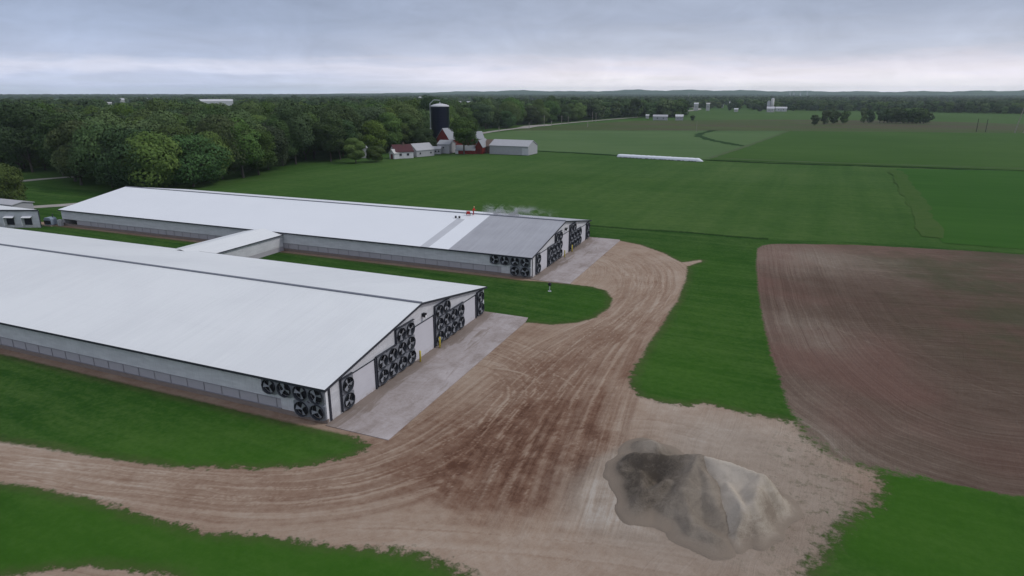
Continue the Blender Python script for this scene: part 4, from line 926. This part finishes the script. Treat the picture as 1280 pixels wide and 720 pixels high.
for nm, lb, ct, x0, x1, yb_, ye, yr, wc, rc in far:
    if yb_ > 133: dist = base_dist(yb_)
    elif ct == 'house': dist = base_dist(137.2)
    else: dist = base_dist(yb_)
    a, b = AT(x0, dist), AT(x1, dist); hE = max(3.5, H(x0, ye, dist)); hR = max(1.0, H(x0, yr, dist)-hE)
    L_ = float(np.hypot(*(b-a)))
    gabled(nm, lb, ct, a, b, max(7, min(22, L_*.4)), hE, hR, K[wc], K[rc], windows=((.3, hE*.4, hE*.75, L_*.06), (.7, hE*.4, hE*.75, L_*.06)) if ct != 'warehouse' else (), doors=((.5, hE*.75, L_*.12, 'lightgrey'),))
    farpos.append((x0-1, x1+1, dist, hE*.35))
for k, (px, top, lab) in enumerate([(953.2, 126.0, 'shorter grey silo, left one of the far twin silos'), (957.6, 122.6, 'taller pale domed silo, right one of the far twin silos')]):
    dd = base_dist(137.4); c = AT(px, dd); hh = H(px, top, dd); r_ = 1.75/FPX*dd
    s_ = thing('farm_silo', lab, 'silo', (c[0], c[1], 0), group='far twin silos')
    MB().lathe([(r_, 0), (r_, hh-1.5)], 20).build('shell', K['offwhite' if k else 'lightgrey'], s_, True)
    MB().lathe([(r_*1.02, hh-1.5), (r_*.8, hh-.4), (r_*.3, hh+.2), (.1, hh+.3)], 20).build('dome', K['white' if k else 'galv'], s_, True)
# water tower and mast
c = AT(528, 1050); hh = H(528, 120.6, 1050); farpos.append((526, 530.5, 1050, 13))
wt = thing('water_tower', 'pale water tower rising from the woods left of the silo', 'water tower', (c[0], c[1], 0))
MB().lathe([(1.6, hh-5), (2.6, hh-4), (2.9, hh-2.4), (2.4, hh-.8), (.3, hh)], 20).build('tank', K['white'], wt, True)
MB().lathe([(1.8, 0), (1.3, 3), (1.3, hh-5)], 16).build('column', K['lightgrey'], wt, True)
c = AT(854.7, 2000); hh = H(854.7, 115.5, 2000)
ms = thing('mast', 'thin grey mast standing above the distant trees near the road bend', 'mast', (c[0], c[1], 0))
MB().tube([(0, 0, 0), (0, 0, hh)], [1.1, .7], 6).build('shaft', K['lightgrey'], ms); MB().lathe([(1.6, hh-5), (1.6, hh-2)], 8).build('antennas', K['white'], ms)
# city stacks on the horizon
for k, (px, tp, wd) in enumerate([(977.5, 115.0, 1.1), (982, 116.3, 1.6), (990, 116.0, 1.4), (998.5, 114.0, 1.0)]):
    dd = 5200; c = AT(px, dd); hh = H(px, tp, dd)
    s_ = thing('tower_block', ['slim white tower leftmost in the horizon cluster', 'wide low white block second in the horizon cluster', 'white block third in the horizon cluster', 'slim white tower rightmost in the horizon cluster'][k], 'tower', (c[0], c[1], 0), group='towers on the horizon')
    r_ = wd/FPX*dd/2
    MB().box(-r_, r_, -r_, r_, 0, hh).build('shaft', K['white'], s_); MB().box(-r_*.6, r_*.6, -r_*.6, r_*.6, hh, hh+4).build('roof_plant', K['lightgrey'], s_)

# utility poles ---------------------------------------------------------------------------
M_wood = flatmat('weathered_wood', (.30, .27, .24)); M_wood_d = flatmat('dark_wood', (.07, .07, .055))
def pole(px, pb, pt, label, r_=.18, arm=True, mat=None, dist=None, group='utility poles along the country road', lean=(0, 0)):
    dd = dist or base_dist(pb); c = AT(px, dd); hh = max(4, H(px, pt, dd))
    p = thing('utility_pole', label, 'utility pole', (c[0], c[1], 0), -(math.pi/2-YAW)+.2, group)
    MB().tube([(0, 0, 0), (lean[0], lean[1], hh)], [r_, r_*.75], 8).build('post', mat or M_wood, p)
    if arm:
        MB().box(-1.2, 1.2, -.08, .08, hh-.9, hh-.72).build('crossarm', mat or M_wood, p)
    return p
for px, pb, pt, tx in [(624, 165.5, 158.5, 'short utility pole at the roadside nearest the long white shed'), (661, 161.0, 153, 'low pole beside the pale yard across the road'), (679.5, 158.5, 144.5, 'tall pale pole at the right end of the pale yard'), (688.5, 156.8, 152, 'short pole just right of the tall pale pole'), (701, 155.4, 144.5, 'slim pole midway along the country road'), (709, 155.0, 145.5, 'slim pole just right of the midway pole'), (738.5, 152.2, 140.2, 'left pole of the close pair near the road top'), (743, 151.8, 141.2, 'right pole of the close pair near the road top')]:
    pole(px, pb, pt, tx, .24)
pole(733, 158.5, 154.0, 'pale marker post in the hay field below the pair of poles', .35, False, group='posts in the hay field')
pole(867.5, 163, 151, 'thin pale post in the hay field above the silage bag', .12, False, group='posts in the hay field')
pole(1260.5, 155.3, 126.5, 'left one of the two tall pale poles at the right edge', .36, False, M_wood, group='tall pale power poles', lean=(3.4, 0))
pole(1271.5, 155.3, 125.5, 'right one of the two tall pale poles at the right edge', .36, False, M_wood, group='tall pale power poles', lean=(4.4, 0))
pole(1213, 155.5, 148, 'left one of the two short dark posts in the olive field', .3, False, M_wood_d, group='short dark posts')
pole(1224.5, 155.5, 149, 'right one of the two short dark posts in the olive field', .3, False, M_wood_d, group='short dark posts')
pole(528.8, 128, 118, 'lone pole', .2, False) if False else None

# ------------------------------------------------------------------ roof crew on the far barn
slz = 3.05/18
def roofz(yl): return 3.76+3.05+.16-abs(yl-18)*slz
def human(name, label, loc, rz, top, legs, skin):
    base = thing(name, label, 'person', loc, rz)
    J = {'pel': (0, 0, .92), 'ch': (0, .10, 1.28), 'nk': (0, .18, 1.46), 'hd': (0, .21, 1.54), 'ht': (0, .24, 1.74),
         'hl': (-.10, 0, .88), 'kl': (-.13, .16, .50), 'al': (-.15, 0, .08), 'tl': (-.16, .16, .04),
         'hr': (.10, 0, .88), 'kr': (.13, .10, .48), 'ar': (.15, -.12, .08), 'tr': (.16, .05, .04),
         'sl': (-.19, .13, 1.38), 'el': (-.25, .32, 1.16), 'wl': (-.10, .54, 1.10), 'fl': (-.08, .63, 1.09),
         'sr': (.19, .13, 1.38), 'er': (.27, .30, 1.14), 'wr': (.12, .50, 1.02), 'fr': (.10, .58, 1.00)}
    Rd = dict(pel=.15, ch=.17, nk=.06, hd=.09, ht=.085, hl=.10, kl=.07, al=.05, tl=.045, hr=.10, kr=.07, ar=.05, tr=.045, sl=.075, el=.05, wl=.035, fl=.035, sr=.075, er=.05, wr=.035, fr=.035)
    E = [('pel', 'ch'), ('ch', 'nk'), ('nk', 'hd'), ('hd', 'ht'), ('pel', 'hl'), ('hl', 'kl'), ('kl', 'al'), ('al', 'tl'), ('pel', 'hr'), ('hr', 'kr'), ('kr', 'ar'), ('ar', 'tr'), ('ch', 'sl'), ('sl', 'el'), ('el', 'wl'), ('wl', 'fl'), ('ch', 'sr'), ('sr', 'er'), ('er', 'wr'), ('wr', 'fr')]
    ks = list(J); me = bpy.data.meshes.new('body'); me.from_pydata([J[k] for k in ks], [(ks.index(a), ks.index(b)) for a, b in E], [])
    o = bpy.data.objects.new('body', me); COL.objects.link(o); o.parent = base
    md = o.modifiers.new('skin', 'SKIN')
    for i, k in enumerate(ks):
        me.skin_vertices[0].data[i].radius = (Rd[k], Rd[k]); me.skin_vertices[0].data[i].use_root = (k == 'pel')
    ss_ = o.modifiers.new('sub', 'SUBSURF'); ss_.levels = 1; ss_.render_levels = 2
    def f(t, b):
        z_ = t.sep(t.obj())[2]; c = t.mix(t.m('LESS_THAN', z_, .95), top, legs); return t.mix(t.m('GREATER_THAN', z_, 1.47), c, skin)
    me.materials.append(material('clothes', f)); 
    hm = MB().lathe([(.115, 1.66), (.13, 1.68), (.115, 1.76), (.06, 1.83), (.01, 1.845)], 14, (0, .23, 0)).build('helmet', flatmat('helmet_tan', (.55, .38, .2)), base, True)
    return base
pz = roofz(17.2)
human('person', 'worker in red clothing standing at the ridge of the far barn roof, spraying', (-19.3, 55.3+17.2, pz), R(-70), (.55, .02, .02), (.35, .03, .03), (.45, .28, .2))
sp = thing('paint_sprayer', 'red roof paint sprayer cart at the worker\'s feet on the ridge', 'sprayer', (-20.3, 55.3+17.0, roofz(17.0)), .3)
MB().box(-.35, .35, -.25, .25, .25, .75).build('pump', flatmat('red_pump', (.5, .03, .025)), sp)
MB().lathe([(.22, -.42), (.22, -.36)], 12, (0, 0, .22), 'x').build('wheel', M_black, sp); MB().lathe([(.22, .36), (.22, .42)], 12, (0, 0, .22), 'x').build('wheel', M_black, sp)
MB().tube([(-.25, -.2, .3), (-.25, -.5, 1.0), (.25, -.5, 1.0), (.25, -.2, .3)], .03, 6).build('handle', M_trim, sp)
for k, (xx, yl) in enumerate([(-22.1, 14.9), (-21.3, 14.95)]):
    p = thing('paint_pail', ['left of two dark paint pails on the far barn roof', 'right of two dark paint pails on the far barn roof'][k], 'pail', (xx, 55.3+yl, roofz(yl)-.02), 0, 'paint pails on the far roof')
    MB().lathe([(.18, 0), (.21, .36), (.22, .37)], 14).build('tub', K['darkroof'], p, True); MB().lathe([(.23, .37), (.23, .41)], 14).build('lid', M_trim, p)
    MB().tube([(-.21, 0, .33), (-.17, 0, .48), (0, 0, .55), (.17, 0, .48), (.21, 0, .33)], .015, 6).build('handle', K['galv'], p)
# spray mist: thin volume with wisps, drifting right of the worker
mm_ = bpy.data.materials.new('mist'); mm_.use_nodes = True; t = NT(mm_.node_tree)
for n_ in list(mm_.node_tree.nodes):
    if n_.type == 'BSDF_PRINCIPLED': mm_.node_tree.nodes.remove(n_)
pv_ = t.new('ShaderNodeVolumePrincipled'); pv_.inputs['Color'].default_value = (.95, .96, 1, 1)
p_ = t.obj(); x_, y_, z_ = t.sep(p_)
nn = t.noise(t.scale(p_, .45, .6, .8), 1, 5, .65, 1.2)
fal = t.m('MULTIPLY', t.ss(z_, 2.6, .3), t.m('MULTIPLY', t.ss(x_, 18.0, 4.0), t.ss(x_, 0, 1.0)))
fal = t.m('MULTIPLY', fal, t.m('MULTIPLY', t.ss(y_, -1.4, -.2), t.ss(y_, 2.0, .6)))
t.put(pv_.inputs['Density'], t.m('MULTIPLY', t.m('MULTIPLY', t.ss(nn, .47, .68), fal), 2.4))
t.l.new(pv_.outputs[0], t.n['Material Output'].inputs['Volume'])
MB().box(0, 18, -1.5, 2.2, -.3, 2.8).build('spray_mist', mm_, loc=(-18.4, 55.3+19.2, roofz(19.5))).__setitem__('kind', 'stuff')

# ------------------------------------------------------------------ trees
def leaf_mat(name, a, b_):
    def f(t, b):
        v = t.fac('leaf'); r_ = t.new('ShaderNodeObjectInfo').outputs['Random']
        c = t.mix(v, a, b_)
        h = t.new('ShaderNodeHueSaturation'); t.put(h.inputs['Color'], c)
        t.put(h.inputs['Hue'], t.m('ADD', .472, t.m('MULTIPLY', r_, .035))); t.put(h.inputs['Saturation'], t.m('ADD', .80, t.m('MULTIPLY', t.m('FRACT', t.m('MULTIPLY', r_, 7.3)), .3)))
        t.put(h.inputs['Value'], t.m('ADD', .68, t.m('MULTIPLY', t.m('FRACT', t.m('MULTIPLY', r_, 13.7)), .65)))
        b.inputs['Specular IOR Level'].default_value = .15; b.inputs['Roughness'].default_value = .8
        b.inputs['Subsurface Weight'].default_value = 0
        return h.outputs[0]
    return material(name, f)
M_leaf = leaf_mat('leaves', (.034, .072, .018), (.080, .140, .036))
M_leafY = leaf_mat('leaves_fresh', (.040, .086, .018), (.094, .158, .036))
M_leafD = leaf_mat('leaves_dark', (.026, .056, .020), (.060, .108, .038))
M_bark = flatmat('bark', (.085, .072, .062), .3)
def crown_mesh(name, h, w_, low, nleaf, size, mat, seed, lobes=16, taper=.5):
    r_ = np.random.default_rng(seed); Ls = []
    cz = (h+low)/2; hz = (h-low)/2
    for i in range(lobes):
        u = r_.uniform(-.95, .92); a = r_.uniform(0, 6.283) if i else 0
        rad = w_/2*np.sqrt(max(.05, 1-abs(u)**2.4))*(1-taper*.35*max(u, 0))
        rr_ = rad*r_.uniform(.35, .75); s_ = r_.uniform(.20, .34)*w_
        Ls.append((math.cos(a)*rr_, math.sin(a)*rr_, cz+u*hz*.84, s_*r_.uniform(.9, 1.25), s_*r_.uniform(.9, 1.25), s_*r_.uniform(.6, .85)))
    Ls.append((0, 0, cz, w_*.30, w_*.30, hz*.75)); Ls = np.array(Ls)
    wts = Ls[:, 3]*Ls[:, 4]; k = r_.choice(len(Ls), nleaf, p=wts/wts.sum()); L = Ls[k]
    dr = r_.normal(size=(nleaf, 3)); dr[:, 2] = dr[:, 2]*.9+.25; dr /= np.linalg.norm(dr, axis=1)[:, None]
    sh = r_.uniform(.72, 1.08, nleaf)**.6
    # lumpy shell
    lump = 1+.13*np.sin(dr[:, 0]*9+L[:, 0])*np.sin(dr[:, 1]*8+L[:, 1])*np.sin(dr[:, 2]*9)
    c = L[:, :3]+dr*L[:, 3:6]*(sh*lump)[:, None]
    # drop leaves deep inside other lobes
    dep = np.full(nleaf, 9.0)
    for q in Ls: dep = np.minimum(dep, np.linalg.norm((c-q[:3])/q[3:6], axis=1))
    keep = (dep > .62) & (c[:, 2] > low*.8); c = c[keep]; dr = dr[keep]; n = len(c)
    nr = dr+r_.normal(0, .30, (n, 3)); nr /= np.linalg.norm(nr, axis=1)[:, None]
    a = np.cross(nr, r_.normal(size=(n, 3))); a /= np.linalg.norm(a, axis=1)[:, None]; b = np.cross(nr, a)
    s_ = size*r_.uniform(.55, 1.25, n)[:, None]
    ang = np.array([.3, 1.5, 2.9, 4.1, 5.3]); V_ = []
    for j, t_ in enumerate(ang):
        rj = r_.uniform(.55, 1.15, (n, 1)); V_.append(c+(a*math.cos(t_)+b*math.sin(t_))*s_*rj+nr*s_*(.18 if j % 2 else -.12))
    V_ = np.stack(V_, 1).reshape(-1, 3); F_ = np.arange(n*5).reshape(n, 5)
    clump = .5+.5*np.sin(k[keep]*2.4+1)            # each bough has its own tone
    leaf = np.clip(.16*r_.uniform(0, 1, n)+.45*clump+.28, 0, 1)
    return mesh_np(name, V_, F_, mat, False, {'leaf': np.repeat(leaf, 5)})
def trunk_mb(h, r_, low, w_, seed, limbs=5):
    rd = random.Random(seed); m = MB(); m.tube([(0, 0, -.2), (rd.uniform(-.2, .2), rd.uniform(-.2, .2), low), (rd.uniform(-.5, .5), rd.uniform(-.5, .5), h*.8)], [r_*1.25, r_*.85, r_*.25], 8)
    for i in range(limbs):
        a = 6.283*i/limbs+rd.uniform(-.4, .4); z0_ = low*rd.uniform(.75, 1.5); e = w_*.33
        m.tube([(0, 0, z0_), (math.cos(a)*e*.5, math.sin(a)*e*.5, z0_+e*.55), (math.cos(a)*e, math.sin(a)*e, z0_+e*1.3)], [r_*.45, r_*.3, r_*.1], 6)
    return m
TREES = []
specs = [('broad_tree', 21, 20, 2.0, M_leaf, 22), ('broad_tree', 23, 15, 5.0, M_leaf, 22), ('broad_tree', 19, 19, 1.6, M_leafD, 20), ('broad_tree', 20, 15, 3.0, M_leafY, 17), ('broad_tree', 24, 18, 4.5, M_leafD, 24), ('broad_tree', 17, 16, 1.5, M_leafY, 16)]
for i, (nm, h, w_, low, mt, lb) in enumerate(specs):
    TREES.append(dict(crown=crown_mesh('crown', h, w_, low, 14000, .40, mt, 100+i, lb), trunk=None, h=h, w=w_, low=low, i=i))
    o = trunk_mb(h, .38, low, w_, i).build('trunk', M_bark); TREES[-1]['trunk'] = o.data; bpy.data.objects.remove(o)
LOWS = []
for i, (h, w_, low, mt) in enumerate([(19, 14, 2, M_leaf), (21, 13, 3, M_leafD), (17, 13, 1.5, M_leafD), (20, 15, 2, M_leafY)]):
    LOWS.append(dict(crown=crown_mesh('crown', h, w_, low, 1500, .95, mt, 300+i, 11), h=h, w=w_))
    o = trunk_mb(h, .4, low+1, w_, 50+i, 3).build('trunk', M_bark); LOWS[-1]['trunk'] = o.data; bpy.data.objects.remove(o)
def place_tree(T, xy, sc, label, group=None, sz=None, name='broadleaf_tree'):
    e = thing(name, label, 'tree', (xy[0], xy[1], -.05), random.uniform(0, 6.28), group); e.scale = (sc, sc, sz or sc)
    for nm in ('trunk', 'crown'):
        o = bpy.data.objects.new(nm, T[nm]); COL.objects.link(o); o.parent = e
    return e
# wood front: distance of the first trees for every bearing
wx = [-400, -50, 0, 40, 58, 70, 95, 120, 160, 250, 300, 350, 400, 440, 470, 500, 540, 545, 562, 575, 600, 601, 640, 680, 720, 760, 800, 852, 856, 857, 900, 1000, 1001, 1700]
wd_ = [330, 330, 322, 318, 300, 262, 250, 246, 240, 240, 252, 274, 303, 322, 338, 345, 356, 384, 400, 420, 455, 548, 600, 655, 715, 780, 850, 875, 900, 1420, 1300, 1260, 1250, 1230]
def front(px): return np.interp(px, wx, wd_)
def bear(xy):
    d_ = np.atleast_2d(xy)-CAM[:2]; rr_ = right[:2]/np.hypot(*right[:2]); ff = _f[:2]/np.hypot(*_f[:2])
    return 640+FPX*((d_@rr_)/(d_@ff))*0+FPX*(d_@rr_)/(d_@ff)*math.cos(PITCH)*1.0, np.hypot(*d_.T)
# bearing for the pixel row of the wood: solve numerically through the camera model at the horizon row
def bear(xy):
    d_ = np.atleast_2d(xy)-CAM[:2]; v3 = np.c_[d_, np.full(len(d_), -12.0)]
    dp = v3@_f; return 640+FPX*(v3@right)/dp, np.hypot(*d_.T), dp
def jgrid(dmin, dmax, sp):
    a = np.arange(-R(48), R(48), 1); n = int((dmax**2-dmin**2)*.5*R(100)/(sp*sp))
    # stratified: square grid jittered, then clipped to the wedge
    ext = dmax; xs = np.arange(-ext, ext, sp); A_, B_ = np.meshgrid(xs, xs); q = np.c_[A_.ravel(), B_.ravel()]+rng.uniform(-.42, .42, (A_.size, 2))*sp
    q = q+CAM[:2]; px, dd, dp = bear(q); m_ = (dp > 0) & (px > -180) & (px < 1460) & (dd >= dmin) & (dd < dmax); return q[m_], px[m_], dd[m_]
def vnoise(q, s_, seed):
    r_ = np.random.default_rng(seed); v = np.zeros(len(q))
    for k in range(7):
        a = r_.uniform(0, 6.28); v += np.sin((q[:, 0]*math.cos(a)+q[:, 1]*math.sin(a))/s_*r_.uniform(.6, 1.8)+r_.uniform(0, 6.28))
    return v/3
q1, px1, d1_ = jgrid(200, 1000, 12.0)
m_ = (px1 < 857) & (d1_ > front(px1))
# keep the road and the warehouse clearing open
rd_, _, _ = poly_dist(q1, smooth_line(P((560, 177), (600, 166.2), (660, 159), (705, 154.2), (760, 149.5), (800, 146)), 2)); m_ &= rd_ > 9
m_ &= ~((px1 > 640) & (px1 < 690) & (d1_ < 640))
m_ &= ~((px1 > 512) & (px1 < 574) & (d1_ < 412))
q1, px1, d1_ = q1[m_], px1[m_], d1_[m_]
depth_ = d1_-front(px1)
q1_in = (px1 > -40) & (px1 < 1300)
score = d1_+depth_*2.2+np.where(q1_in, 0, 1e5)
order = np.argsort(score); NI = 262
ind = order[:NI]; rest = order[NI:]
def zone(px):
    for lim, z in ((60, 'beyond the pale path'), (200, 'by the far barn\'s left end'), (330, 'behind the far barn'), (450, 'beyond the open meadow'), (545, 'near the farmhouse'), (605, 'behind the red barn'), (700, 'by the pale yard')):
        if px < lim: return z
    return 'along the upper country road'
tone_n = {0: 'mid green', 1: 'mid green', 2: 'dark green', 3: 'light green', 4: 'dark green', 5: 'light green'}
shape_n = {0: 'broad', 1: 'tall', 2: 'broad', 3: 'slim', 4: 'tall', 5: 'low round'}
ORD = 'first second third fourth fifth sixth seventh eighth ninth tenth eleventh twelfth thirteenth fourteenth fifteenth sixteenth seventeenth eighteenth nineteenth twentieth'.split()
cnt = {}
for i in sorted(ind, key=lambda k: px1[k]):
    ti = int(rng.choice(6, p=[.26, .2, .18, .14, .10, .12])); sc_ = float(rng.uniform(.82, 1.08)); px, dep = px1[i], depth_[i]
    z_ = zone(px)
    row = 'front row' if dep < 11 else 'second row' if dep < 25 else None
    if row:
        n_ = cnt.get((row, z_), 0); cnt[(row, z_)] = n_+1
        lab = f'{ORD[n_]} tree from left, {row} of woods {z_}'; grp = 'woodland trees '+z_
    else:
        lab = f'{shape_n[ti]} {tone_n[ti]} tree deep in the woods {z_}'; grp = f'deep {shape_n[ti]} {tone_n[ti]} trees {z_}'
    place_tree(TREES[ti], q1[i], sc_, lab, grp, sc_*float(rng.uniform(.9, 1.12)))
# bare-stemmed understory along the wood front hides the dark interior
YT = dict(crown=crown_mesh('crown', 19.5, 13.0, 6.0, 12000, .40, M_leaf, 777, 17)); o = trunk_mb(19.5, .40, 6.5, 14, 9).build('trunk', M_bark); YT['trunk'] = o.data; bpy.data.objects.remove(o)
place_tree(YT, G(580, 193.2), 1.0, 'round mid green tree standing in front of the red barn', sz=.97)
place_tree(TREES[5], G(14, 256), .62, 'small round tree at the left edge behind the milking building', sz=.68)
place_tree(TREES[3], G(445, 204), .62, 'small light green tree left of the cottage at the wood edge', sz=.55)
place_tree(TREES[5], G(470, 202), .5, 'low bushy tree between the cottage and the garage', sz=.42)
place_tree(TREES[2], G(531, 190), .62, 'dark tree left of the foot of the tower silo', sz=.66)
LT = []
def ltree(px, py, hpx, i, label, wf=1.0, group='trees of the far field hedge'):
    dd = base_dist(py); c = AT(px, dd); hh = max(3, H(px, hpx, dd)); T = LOWS[i]; s_ = hh/T['h']
    e = place_tree(T, c, s_*wf, label, group, s_); LT.append(e); return e
ltree(1012, 153.3, 143, 1, 'dark low tree at the left end of the far field hedge', 1.2)
ltree(1024, 151.5, 138, 0, 'second tree from the left in the far field hedge', .9)
ltree(1035, 150.5, 137, 2, 'third tree from the left in the far field hedge', .9)
ltree(1047, 150, 136.5, 3, 'tallest light tree of the left part of the far field hedge', .9)
ltree(1072, 149, 134.5, 0, 'narrow tree in the gap between hedge parts', .7)
ltree(1080, 149, 136, 2, 'round tree just right of the narrow gap tree', .7)
ltree(1092, 148.6, 135, 1, 'leftmost tree of the long dark clump in the far field', 1.0)
for k, px in enumerate([1097, 1102, 1107, 1112, 1117, 1122, 1127, 1132, 1137, 1142, 1146]):
    ltree(px, 148.4, 134.2+random.uniform(-.8, 1.2), [1, 2, 0][k % 3], 'one of the even dark trees in the middle of the long field clump' if k < 10 else 'rightmost tree of the long dark clump in the far field', 1.15, 'dark clump trees')
ltree(862, 149.5, 143.5, 2, 'small dark tree right of the two grey sheds', 1.0, 'trees by the far sheds')
ltree(906, 137.8, 128.5, 1, 'dark tree beside the pale low shed at the far field edge', 1.0, 'trees by the far sheds')
ltree(943, 137.8, 131, 2, 'dark tree left of the twin silo farm', 1.0, 'trees by the far farm')
ltree(984, 137.4, 131.5, 1, 'dark tree right of the twin silo farm', 1.1, 'trees by the far farm')
ltree(374.5, 133, 118.3, 1, 'tall dark treetop standing on the skyline', 1.0, 'skyline trees')
ltree(394.5, 133, 119.6, 2, 'shorter dark treetop right of the tall skyline tree', 1.0, 'skyline trees')
# woods as masses ----------------------------------------------------------------------
def wood_mass(name, pts, protos, smin, smax, label):
    me = bpy.data.meshes.new(name); me.from_pydata([(a, b, -.1) for a, b in pts], [], [])
    o = bpy.data.objects.new(name, me); COL.objects.link(o); o['kind'] = 'stuff'; o['label'] = label; o['category'] = 'woodland'
    ng = bpy.data.node_groups.new(name, 'GeometryNodeTree'); ng.interface.new_socket('Geometry', in_out='INPUT', socket_type='NodeSocketGeometry'); ng.interface.new_socket('Geometry', in_out='OUTPUT', socket_type='NodeSocketGeometry')
    t = NT(ng); gi = t.new('NodeGroupInput'); go = t.new('NodeGroupOutput'); mp = t.new('GeometryNodeMeshToPoints'); t.l.new(gi.outputs[0], mp.inputs[0])
    jn = t.new('GeometryNodeJoinGeometry')
    for j, pr in enumerate(protos):
        oi = t.new('GeometryNodeObjectInfo'); oi.inputs['Object'].default_value = pr; oi.inputs['As Instance'].default_value = True; oi.transform_space = 'ORIGINAL'
        io = t.new('GeometryNodeInstanceOnPoints'); rv = t.new('FunctionNodeRandomValue', data_type='INT'); 
        rv.inputs[4].default_value = 0; rv.inputs[5].default_value = len(protos)-1; rv.inputs[8].default_value = 5
        cp = t.new('FunctionNodeCompare', data_type='INT', operation='EQUAL'); t.l.new(rv.outputs[2], cp.inputs[2]); cp.inputs[3].default_value = j
        rr_ = t.new('FunctionNodeRandomValue', data_type='FLOAT_VECTOR'); rr_.inputs[0].default_value = (0, 0, 0); rr_.inputs[1].default_value = (0, 0, 6.28); rr_.inputs[8].default_value = 11
        sc_ = t.new('FunctionNodeRandomValue', data_type='FLOAT'); sc_.inputs[2].default_value = smin; sc_.inputs[3].default_value = smax; sc_.inputs[8].default_value = 23
        t.l.new(mp.outputs[0], io.inputs['Points']); t.l.new(oi.outputs['Geometry'], io.inputs['Instance']); t.l.new(cp.outputs[0], io.inputs['Selection'])
        t.l.new(rr_.outputs[0], io.inputs['Rotation']); t.l.new(sc_.outputs[1], io.inputs['Scale']); t.l.new(io.outputs[0], jn.inputs[0])
    t.l.new(jn.outputs[0], go.inputs[0])
    md = o.modifiers.new('scatter', 'NODES'); md.node_group = ng
    return o
crowns = [next(c for c in e.children if c.name.startswith('crown')) for e in LT]
protoL = [crowns[0], crowns[1], crowns[2], crowns[3]]
keep = [i for i in rest if -150 < px1[i] < 1430]
# clearings in front of far buildings
def clear(px, dd, m_):
    for a, b, D, hm in farpos:
        m_ &= ~((px > a) & (px < b) & (dd > max(D*.22, 560)) & (dd < D+45) & ((31-22)/dd < (31-hm)/D))
    return m_
mk = clear(px1, d1_, np.ones(len(px1), bool))
near_pts = [q1[i] for i in keep if mk[i]]
wood_mass('woodland', near_pts, protoL, .85, 1.2, 'dense broadleaf woods filling the land behind the front rows of trees')
q2, px2, d2 = jgrid(1000, 2400, 13.5)
nz = vnoise(q2, 190, 4)
m_ = (d2 > front(px2)) & (nz > -.55)
m_ &= ~((px2 > 1060) & (px2 < 1200) & (d2 > 1500) & (d2 < 2300))
m_ = clear(px2, d2, m_)
wood_mass('distant_woodland', q2[m_], protoL, .55, .9, 'distant woods and hedgerows between the far farms')
q3, px3, d3 = jgrid(2400, 6100, 27)
nz = vnoise(q3, 300, 8); m_ = (nz > -.25)&(d3 > front(px3)); m_ = clear(px3, d3, m_)
wood_mass('horizon_woodland', q3[m_], protoL, .38, .68, 'hazy dark tree line along the horizon')

# ------------------------------------------------------------------ haze
hz = bpy.data.materials.new('haze'); hz.use_nodes = True; t = NT(hz.node_tree)
for n_ in list(hz.node_tree.nodes):
    if n_.type == 'BSDF_PRINCIPLED': hz.node_tree.nodes.remove(n_)
pv_ = t.new('ShaderNodeVolumePrincipled'); pv_.inputs['Color'].default_value = (.80, .92, 1, 1); pv_.inputs['Density'].default_value = 8.0e-5; pv_.inputs['Anisotropy'].default_value = .2
t.l.new(pv_.outputs[0], t.n['Material Output'].inputs['Volume'])
o = MB().box(-7900, 7900, -7900, 7900, -2.5, 78).build('haze', hz); o['kind'] = 'stuff'
